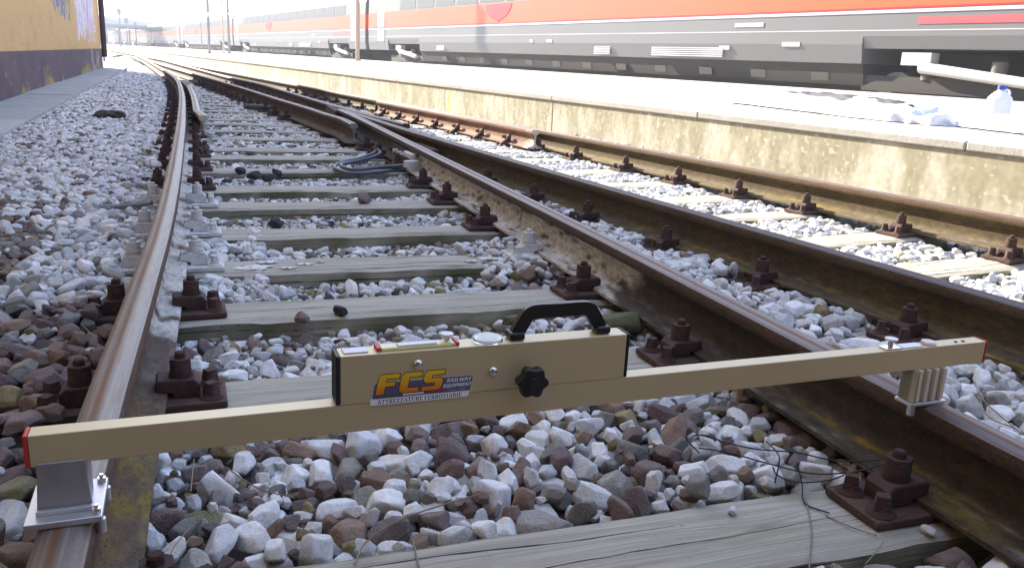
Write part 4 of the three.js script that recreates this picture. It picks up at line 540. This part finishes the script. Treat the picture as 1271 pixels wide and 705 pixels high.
// ------------------------------------------------------------------ cables, wires, twigs, small finds
{
  const at = (px, py, y) => hit(px, py, y);
  const loopPts = [[506, 207, 0.07], [490, 211, 0.03], [438, 215.5, 0.018], [420, 211.5, 0.018], [415, 206.5, 0.018], [424, 201.5, 0.02], [445, 197, 0.03], [460, 192, 0.045], [469, 187.5, 0.06]].map((p) => at(...p));
  const loop2 = [[506, 205.5, 0.075], [470, 208, 0.035], [440, 211, 0.022], [426, 208, 0.022], [424, 204, 0.022], [440, 200.5, 0.025], [460, 196, 0.04], [472, 190, 0.06], [468, 186, 0.075]].map((p) => at(...p));
  const o = thing('signal_cable', 'looped grey bonding cable lying on the sleeper beside the crossing', 'cable', loopPts[0]); const sub = (a) => a.map((p) => p.clone().sub(o.position)); part('cable_strand', tube(sub(loopPts), 0.0135, 90, 10), M.cable, o); part('cable_strand', tube(sub(loop2), 0.0135, 90, 10), M.cable, o);
  const cl = rbox(-0.05, 0.05, -0.025, 0.025, -0.03, 0.03, 0.01); cl.rotateY(0.4); cl.translate(0.03, 0.015, -0.02); part('cable_clamp', cl, M.whitewash, o);
  // fishplate joint with whitened bolts on the whitewashed rail
  const f = thing('fishplate', 'whitened fishplate with bolts joining the rail by the cable end', 'fishplate', V3(xA(-6.15) - 0.0, PL, -6.15)); part('plate', rbox(-0.034, -0.0125, 0.035, 0.118, -0.28, 0.28, 0.006), M.rust, f); for (const z of [-0.2, -0.07, 0.07, 0.2]) { const b = new THREE.CylinderGeometry(0.018, 0.018, 0.035, 6); b.rotateZ(Math.PI / 2); b.translate(-0.051, 0.078, z); part('bolt', b, z > -0.1 ? M.whitewash : M.rust, f); } part('bond_block', rbox(-0.075, -0.035, 0.085, 0.12, 0.3, 0.52, 0.006), M.whitewash, f);
  const pipe = [at(112, 257, 0.035), at(150, 256, 0.035), at(188, 252, 0.06)]; const pp = solid('conduit_pipe', tube(pipe, 0.011, 30, 10), mat([0.2, 0.22, 0.24], 0.6), 'thin grey conduit pipe lying on ballast beside the shed-side rail', 'pipe');
  const rod = [at(303, 132, 0.03), at(345, 134, 0.03), at(388, 133, 0.03)]; solid('conduit_pipe', tube(rod, 0.035, 20, 10), mat([0.05, 0.055, 0.06], 0.6), 'dark rod lying across far sleepers before the wing rail', 'pipe');
  // black binding wires by the front clamp plate
  const wires = [[[[868, 556, 0.03], [905, 562, 0.045], [960, 577, 0.03], [1010, 588, 0.03], [1065, 585, 0.06], [1092, 578, 0.07]]], [[[870, 540, 0.04], [930, 556, 0.05], [990, 562, 0.04], [1040, 572, 0.05], [1094, 571, 0.07]]], [[[868, 562, 0.04], [856, 548, 0.05], [866, 540, 0.05], [890, 545, 0.04], [905, 565, 0.03]]], [[[960, 580, 0.02], [966, 590, 0.03], [985, 598, 0.03], [1030, 596, 0.03], [1048, 590, 0.04]]], [[[990, 575, 0.04], [996, 600, 0.015], [1000, 625, 0.004], [1030, 637, 0.006]]], [[[962, 600, 0.02], [968, 570, 0.06], [952, 548, 0.05]]]];
  for (const [w] of wires) solid('binding_wire', tube(w.map((p) => at(...p)), 0.0016, 50, 6), M.wire, 'thin dark binding wire curling over ballast by the front clamp plate', 'wire', 'loose binding wires');
  const tw = [[[440, 700, 0.005], [455, 672, 0.004], [498, 645, 0.03], [545, 628, 0.04], [600, 612, 0.05]], [[1005, 705, 0.003], [1008, 660, 0.003], [1000, 615, 0.003]], [[1025, 640, 0.003], [1060, 655, 0.006], [1090, 665, 0.004]], [[1075, 700, 0.003], [1084, 690, 0.003], [1098, 672, 0.003]], [[520, 705, 0.003], [512, 670, 0.003]], [[1215, 492, 0.03], [1232, 520, 0.03], [1262, 532, 0.03]], [[1208, 470, 0.05], [1225, 500, 0.05], [1271, 540, 0.02]], [[235, 655, 0.01], [215, 680, 0.02], [205, 702, 0.01]], [[280, 580, 0.03], [320, 606, 0.03], [365, 618, 0.035]], [[240, 570, 0.03], [236, 610, 0.03]], [[100, 402, 0.03], [120, 425, 0.035], [122, 440, 0.03]]];
  tw.forEach((w) => solid('dry_twig', tube(w.map((p) => at(...p)), rr(0.0008, 0.0016), 24, 5), M.twig, 'thin dry twig lying over stones and sleeper', 'twig', 'dry twigs'));
  { const p = at(137, 148, 0.03 + drop(-9)), g = new THREE.SphereGeometry(1, 24, 12), q = g.attributes.position; for (let i = 0; i < q.count; i++) { const n = fbm(q.getX(i) * 2 + 3, q.getY(i) * 2, q.getZ(i) * 3 + 1, 3) - 0.5; q.setXYZ(i, q.getX(i) * 0.14 * (1 + n), q.getY(i) * 0.06 * (1 + n) + 0.03, q.getZ(i) * 0.12 * (1 + n * 1.5)); } g.computeVertexNormals(); const b = solid('bark_piece', g, mat([0.05, 0.035, 0.028], 0.95), 'dark curled piece of bark lying on the pale ballast by the pavement', 'bark'); b.position.copy(p); }
  { const a = at(-8, 187, 0.035), b = at(60, 189, 0.035), L = a.distanceTo(b); const p = solid('wooden_plank', sleeperGeo(L, 0.16, 0.05, 44), wood[1], 'weathered grey plank half buried in ballast by the pavement', 'plank'); p.position.copy(a).lerp(b, 0.5).add(V3(0, 0.012, 0)); p.rotation.y = Math.atan2(-(b.z - a.z), b.x - a.x); }
  // round hole marker and small white inset on the far rail's wall
}

// ------------------------------------------------------------------ ballast
{
  const rockGeo = (detail, sd) => {
    const r0 = seed; seed = sd * 7919 + 5; const N = 5 + (rnd() * 4 | 0), pl = [];
    for (let i = 0; i < N; i++) { const v = V3(rr(-1, 1), rr(-1, 1), rr(-1, 1)).normalize(); pl.push([v, rr(0.6, 0.98)]); } for (const v of [V3(0, 1, 0), V3(0, -1, 0), V3(1, 0, 0), V3(-1, 0, 0), V3(0, 0, 1), V3(0, 0, -1)]) { v.add(V3(rr(-0.4, 0.4), rr(-0.4, 0.4), rr(-0.4, 0.4))).normalize(); pl.push([v, rr(0.8, 1.05)]); }
    const sx = rr(1.05, 1.42), sy = rr(0.66, 0.92), sz = rr(0.78, 1.02); seed = r0;
    let g = new THREE.IcosahedronGeometry(1, detail); g.deleteAttribute('normal'); const uvk = g.attributes.uv; g.deleteAttribute('uv'); g = mergeVertices(g, 1e-4); const p = g.attributes.position, uv = []; const P = detail > 6 ? 90 : detail > 3 ? 40 : 20;
    for (let i = 0; i < p.count; i++) { const d = V3(p.getX(i), p.getY(i), p.getZ(i)).normalize(); let s = 0; for (const [v, k] of pl) { const t = v.dot(d) / k; if (t > 0) s += Math.pow(t, P); } let r = Math.min(1.25, Math.pow(s, -1 / P)); if (detail > 3) r *= 1 + 0.05 * (fbm(d.x * 3 + sd, d.y * 3, d.z * 3 + sd, 4) - 0.5) + 0.02 * (n3(d.x * 14 + sd, d.y * 14, d.z * 14 + 2) - 0.5); uv.push((d.x + d.z * 0.3) * 0.5 + sd * 0.13, (d.y * 0.8 + d.z * 0.7) * 0.5); p.setXYZ(i, d.x * r * sx, d.y * r * sy, d.z * r * sz); }
    g.computeVertexNormals(); const h = g.toNonIndexed(), hp = h.attributes.position, hu = []; const A = V3(), B = V3(), C = V3(); for (let i = 0; i < hp.count; i += 3) { A.fromBufferAttribute(hp, i); B.fromBufferAttribute(hp, i + 1); C.fromBufferAttribute(hp, i + 2); const n = B.clone().sub(A).cross(C.clone().sub(A)), ax = Math.abs(n.x), ay = Math.abs(n.y), az = Math.abs(n.z); for (const q of [A, B, C]) ax > ay && ax > az ? hu.push(q.z * 0.4 + sd * 0.13, q.y * 0.4) : ay > az ? hu.push(q.x * 0.4 + sd * 0.29, q.z * 0.4) : hu.push(q.x * 0.4 + sd * 0.43, q.y * 0.4 + 0.3); } h.setAttribute('uv', new THREE.Float32BufferAttribute(hu, 2)); return h;
  };
  const VN = 14, hi = [], mid = [], lo = []; for (let i = 0; i < VN; i++) { hi.push(rockGeo(9, i + 1)); mid.push(rockGeo(5, i + 1)); lo.push(rockGeo(1, i + 1)); }
  const KIND = { white: [[0.78, 0.77, 0.755], [0.87, 0.86, 0.84], [0.68, 0.68, 0.675], [0.58, 0.585, 0.59], [0.76, 0.73, 0.68]], purple: [[0.2, 0.135, 0.12], [0.25, 0.18, 0.155], [0.15, 0.108, 0.1], [0.28, 0.19, 0.14], [0.22, 0.175, 0.165]], grey: [[0.26, 0.245, 0.225], [0.36, 0.34, 0.31], [0.2, 0.19, 0.175], [0.3, 0.27, 0.22]], ochre: [[0.3, 0.235, 0.12], [0.24, 0.22, 0.12]], dark: [[0.04, 0.042, 0.047], [0.055, 0.055, 0.06]] };
  const pick = (w) => { let t = rnd() * Object.values(w).reduce((a, b) => a + b, 0); for (const k in w) { t -= w[k]; if (t <= 0) return k; } return 'white'; };
  const mats = {}; for (const k in KIND) mats[k] = KIND[k].map((c) => new THREE.MeshStandardMaterial({ color: LC(...c), map: rockTex, roughness: 0.92, bumpMap: rockBump, bumpScale: k === 'white' ? 0.0016 : 0.0035 }));
  const instM = new THREE.MeshStandardMaterial({ color: LC(1, 1, 1), map: rockTex, roughness: 0.93, bumpMap: rockBump, bumpScale: 0.0024 });
  const kindAt = (x, z) => {
    const n = fbm(x * 2.5 + 20, z * 2.5, 0, 3), xl = xL(z);
    if (x < xl) { if (x > xl - 0.45 && z < -2.7 && z > -4.6) return pick({ white: 0.85, grey: 0.15 }); const far = sstep(-3.0, -4.6, z + (n - 0.5) * 2.4 - (x + 0.6) * 0.6); return rnd() < far ? pick({ white: 0.8, purple: 0.08, grey: 0.1, ochre: 0.02 }) : pick({ purple: 0.58, grey: 0.3, white: 0.08, ochre: 0.04 }); }
    if (x < xA(z)) { if (z > -1.75) return pick({ white: 0.52, purple: 0.31, grey: 0.12, ochre: 0.05 }); if (x < xl + 0.45 && z < -2.75 && z > -4.2) return pick({ white: 0.95, grey: 0.05 }); return pick({ white: 0.64, purple: 0.13, grey: 0.12, ochre: 0.05, dark: z < -2.7 && x < 0.8 ? 0.11 : 0.02 }); }
    return pick({ white: 0.9, grey: 0.08, ochre: 0.02 });
  };
  // --- near field: every stone is dropped on to what already lies there
  const gx0 = -1.75, gx1 = 2.75, gz0 = -6.6, gz1 = -0.62, cs = 0.006, nx = Math.ceil((gx1 - gx0) / cs), nz = Math.ceil((gz1 - gz0) / cs);
  const hm = new Float32Array(nx * nz), own = new Int32Array(nx * nz).fill(-1);
  const railAt = (x, z) => Math.min(Math.abs(x - xL(z)), Math.abs(x - xA(z)), Math.abs(x - xB(z)), Math.abs(x - xC(z)));
  const onSleeper = (x, z, m) => { for (const [a, b, c, w] of SLEEP) if (x > a - m && x < b + m && Math.abs(z - c) < w + m) return true; for (const [a, b, c, ang] of CS) { const zz = c + (x - xC(c)) * Math.tan(-ang); if (x > a - m && x < b + m && Math.abs(z - zz) < SW / 2 + 0.01 + m) return true; } return false; };
  for (let j = 0; j < nz; j++) for (let i = 0; i < nx; i++) { const x = gx0 + (i + 0.5) * cs, z = gz0 + (j + 0.5) * cs; hm[j * nx + i] = Math.max(level(x, z) - 0.062, (x < xL(z) || x < xL(z) + 0.3) && onSleeper(x, z, 0) ? (x > xL(z) ? 0.02 : 0.002) : -9); }
  const heapX = 0; const heap = (x, z) => x > xL(z) && x < xL(z) + 0.34 + 0.1 * meadow(x * 3, z * 3) && z < -2.78 && z > -4.0 || x > xA(z) - 0.33 && x < xA(z) && z < -2.95 && z > -3.5;
  const paveX = (z) => -1.47 + (z + 7.75) * 0.03;
  const inView = (p) => { const q = project(p); return q[2] > 0.3 && q[0] > -70 && q[0] < 1345 && q[1] > 30 && q[1] < 790; };
  const stones = []; let fails = 0, tries = 0;
  const rest = (x, z, a, c) => { const i0 = Math.floor((x - a - gx0) / cs), i1 = Math.ceil((x + a - gx0) / cs), j0 = Math.floor((z - a - gz0) / cs), j1 = Math.ceil((z + a - gz0) / cs); if (i0 < 0 || j0 < 0 || i1 >= nx || j1 >= nz) return null; let y = -9; for (let j = j0; j <= j1; j++) for (let i = i0; i <= i1; i++) { const dx = gx0 + (i + 0.5) * cs - x, dz = gz0 + (j + 0.5) * cs - z, q = (dx * dx + dz * dz) / (a * a); if (q < 0.92) { const h = hm[j * nx + i] + c * Math.sqrt(1 - q); if (h > y) y = h; } } return y; };
  const stamp = (x, y, z, a, c, id) => { const i0 = Math.max(0, Math.floor((x - a - gx0) / cs)), i1 = Math.min(nx - 1, Math.ceil((x + a - gx0) / cs)), j0 = Math.max(0, Math.floor((z - a - gz0) / cs)), j1 = Math.min(nz - 1, Math.ceil((z + a - gz0) / cs)); for (let j = j0; j <= j1; j++) for (let i = i0; i <= i1; i++) { const dx = gx0 + (i + 0.5) * cs - x, dz = gz0 + (j + 0.5) * cs - z, q = (dx * dx + dz * dz) / (a * a); if (q < 1) { const h = y + c * 0.92 * Math.sqrt(1 - q), k = j * nx + i; if (h > hm[k]) { hm[k] = h; own[k] = id; } } } };
  for (tries = 0; tries < 62000; tries++) {
    const zone = rnd(), best0 = gz1 - Math.pow(zone, 0.85) * (gz1 - gz0); const big = rnd(), r = (big < 0.2 ? rr(0.033, 0.042) : big < 0.7 ? rr(0.025, 0.033) : rr(0.014, 0.023)) * (tries > 46000 ? 0.42 : tries > 32000 ? 0.72 : 1) * (best0 < -2.3 ? 0.88 : 1), a = r * 0.98, c = r * 0.8; let best = null;
    for (let k = 0; k < 7; k++) {
      const z = clamp(best0 + rr(-0.4, 0.4), gz0, gz1), x = rr(gx0, gx1);
      if (x < paveX(z) - 0.05 || railAt(x, z) < 0.03 || (x > xL(z) - 0.13 && !heap(x, z) && onSleeper(x, z, r * 0.5)) || (x > xL(z) - 0.15 && x < xL(z) && onSleeper(x, z, 0)) || x > xB(z) + 0.95) continue;
      const y = rest(x, z, a, c); if (y === null || (y + 0.8 * c > 0.018 && railAt(x, z) < 0.077 + r * 0.75) || y + 0.35 * c > level(x, z) + (heap(x, z) ? 0.05 : x < xL(z) - 0.12 && onSleeper(x, z, 0) ? 0.03 : 0.006)) continue; if (!best || y < best[1]) best = [x, y, z];
    }
    if (!best || !inView(V3(...best))) continue;
    const [x, y0, z] = best, y = y0 - 0.16 * c; stamp(x, y, z, a, c, stones.length); stones.push({ x, y, z, r, k: kindAt(x, z), v: rnd() * VN | 0, q: new THREE.Quaternion().setFromEuler(new THREE.Euler(rr(-0.45, 0.45) + (rnd() < 0.2 ? 1.2 : 0), rr(0, 6.283), rr(-0.45, 0.45))) });
  }
  const owned = new Int32Array(stones.length); for (let i = 0; i < own.length; i++) if (own[i] >= 0) owned[own[i]]++;
  const beamHit = ([px, py]) => { const yt = 541 - 0.0985 * (px - 30), yb = 582 - 0.109 * (px - 34); if (px > 20 && px < 1225 && py > yt - 8 && py < yb + 6) return true; return px > 415 && px < 782 && py > 412 && py < 520; };
  stones.forEach((s, i) => { const p = project(V3(s.x, s.y, s.z)); const f = owned[i] * cs * cs / (Math.PI * s.r * s.r); s.size = p[0] > 0 && p[0] < 1271 && p[1] < 705 && p[1] > 0 && f > 0.35 && !beamHit(p) ? s.r / p[2] * Math.sqrt(f) : 0; s.d = p[2]; });
  const ord = stones.map((_, i) => i).sort((a, b) => stones[b].size - stones[a].size), single = new Set(ord.slice(0, 300));
  const WORD = { white: 'white', purple: 'purple-brown', grey: 'grey', ochre: 'ochre', dark: 'blackish' };
  const where = (s) => s.x < xL(s.z) ? 'lying outside the shed-side rail' : s.x > xA(s.z) ? 'lying between the whitewashed rail and the dark rail' : s.z > -1.4 ? 'heaped against the front cracked sleeper' : 'lying between the rails behind the front sleeper gap';
  const put = (o, s) => { o.position.set(s.x, s.y, s.z); o.quaternion.copy(s.q); o.scale.setScalar(s.r); };
  for (const i of single) { const s = stones[i], m = mats[s.k], o = part(numbered('ballast_stone'), hi[s.v], m[(i * 7) % m.length], scene); put(o, s); o.userData = { label: `angular ${WORD[s.k]} ballast stone ${where(s)}`, category: 'stone', group: `${WORD[s.k]} stones ${where(s)}` }; }
  // single finds on the sleepers
  const extra = [['purple', 374, 398, 0.026, 0, 'single purple stone lying on the sleeper behind the gauge handle'], ['dark', 423, 387, 0.019, 0, 'small flat dark stone lying on the same sleeper as the purple stone'], ['grey', 868, 613, 0.026, 0, 'flat grey stone at the back edge of the front cracked sleeper'], ['white', 909, 634, 0.0085, 0, 'tiny white chip lying alone on the front cracked sleeper'], ['white', 1153, 661, 0.012, 0, 'small white chip beside the front clamp plate'], ['white', 319, 418, 0.012, -0.02, 'small white stone at the edge of the sleeper behind the gauge'], ['dark', 316, 219, 0.034, 0, 'black stone in the little heap on the cable sleeper'], ['dark', 334, 222, 0.036, 0, 'black stone in the little heap on the cable sleeper'], ['dark', 343, 216, 0.032, 0, 'black stone in the little heap on the cable sleeper'], ['dark', 299, 213, 0.03, 0, 'round black stone left of the little black heap'], ['purple', 452, 249, 0.04, 0, 'brown stone lying alone on a far sleeper'], ['dark', 341, 279, 0.034, -0.03, 'smooth dark stone before the paint splashed sleeper']];
  for (const [k, px, py, r, y, l] of extra) { const p = hit(px, py + 3, y), o = part(numbered('ballast_stone'), hi[(px * 3) % VN], mats[k][0], scene); put(o, { x: p.x, y: y + r * 0.62, z: p.z, r, q: new THREE.Quaternion().setFromEuler(new THREE.Euler(rr(-0.2, 0.2), rr(0, 6), rr(-0.2, 0.2))) }); o.userData = { label: l, category: 'stone' }; if (/heap on the cable/.test(l)) o.userData.group = 'black stones on the cable sleeper'; }
  // moss-grown lumps
  for (const [px, py, r, y] of [[764, 404, 0.062, 0.012], [640, 398, 0.03, 0.0]]) { const p = hit(px, py, y), o = part(numbered('mossy_stone'), hi[5], mat([0.12, 0.115, 0.05], 0.95, { map: rockTex, bumpMap: rockBump, bumpScale: 0.004 }), scene); put(o, { x: p.x, y, z: p.z, r, q: new THREE.Quaternion() }); o.userData = { label: px > 700 ? 'large mossy olive stone beside the gauge handle' : 'small mossy stone behind the gauge handle', category: 'stone' }; }
  // --- the rest: one body of ballast
  const rest2 = []; stones.forEach((s, i) => single.has(i) || rest2.push(s));
  const fieldStone = (x, z, r, y, k) => rest2.push({ x, y, z, r, k, v: rnd() * VN | 0, d: -z, q: new THREE.Quaternion().setFromEuler(new THREE.Euler(rr(-0.5, 0.5), rr(0, 6.283), rr(-0.5, 0.5))) });
  const fill = (x0f, x1f, z0, z1, st0) => { for (let z = z0; z > z1;) { const st = st0 * (1 + Math.max(0, -z - 8) * 0.035); for (let x = x0f(z); x < x1f(z); x += st) { const xx = x + rr(-0.4, 0.4) * st, zz = z + rr(-0.4, 0.4) * st, r = st * rr(0.42, 0.78); if (railAt(xx, zz) < 0.08 + r * 0.8 || onSleeper(xx, zz, r * 0.4) || (zz < -7.4 && (Math.abs(xx - xW1(zz)) < 0.1 || Math.abs(xx - xW2(zz)) < 0.1))) continue; const y = level(xx, zz) - r * 0.55 + rr(-0.012, 0.012); if (!inView(V3(xx, y, zz))) continue; fieldStone(xx, zz, r, y, zz > -2 && xx > 2 ? 'white' : kindAt(xx, zz)); } z -= st; } };
  fill((z) => paveX(z), (z) => xB(Math.max(z, -9.3)) + 0.9, -6.58, -26, 0.038);
  fill((z) => Math.max(xB(z) + 0.0, 2.3), (z) => xC(z) + 1.1, -0.8, -6.6, 0.038);
  fill((z) => xB(Math.max(z, -9.3)) + 0.9, (z) => xC(z) + 1.2, -6.6, -24, 0.045);
  const root = new THREE.Group(); root.name = 'ballast'; root.userData = { kind: 'stuff', label: 'loose crushed stone ballast filling the track bed', category: 'ballast' }; scene.add(root);
  const buckets = {}; for (const s of rest2) { const k = (s.d < 2.4 ? 'h' : s.d < 8 ? 'm' : 'l') + s.v; (buckets[k] ||= []).push(s); }
  const dm = new THREE.Object3D(), col = new THREE.Color();
  for (const k in buckets) { const b = buckets[k], im = new THREE.InstancedMesh(({ h: hi, m: mid, l: lo })[k[0]][+k.slice(1)], instM, b.length); im.name = 'loose_stones'; b.forEach((s, i) => { put(dm, s); dm.updateMatrix(); im.setMatrixAt(i, dm.matrix); const c = KIND[s.k][rnd() * KIND[s.k].length | 0], f = rr(0.85, 1.12); col.setRGB(c[0] * f, c[1] * f, c[2] * f); im.setColorAt(i, col); }); im.userData = { kind: 'stuff' }; sh(im); root.add(im); }
  console.log('stones', stones.length, 'field', rest2.length);
}

scene.fog = new THREE.FogExp2(new THREE.Color(0.85, 0.9, 1.0), 0.002);           // fog imitates lens flare paling the far end of the yard
renderer.render(scene, camera);
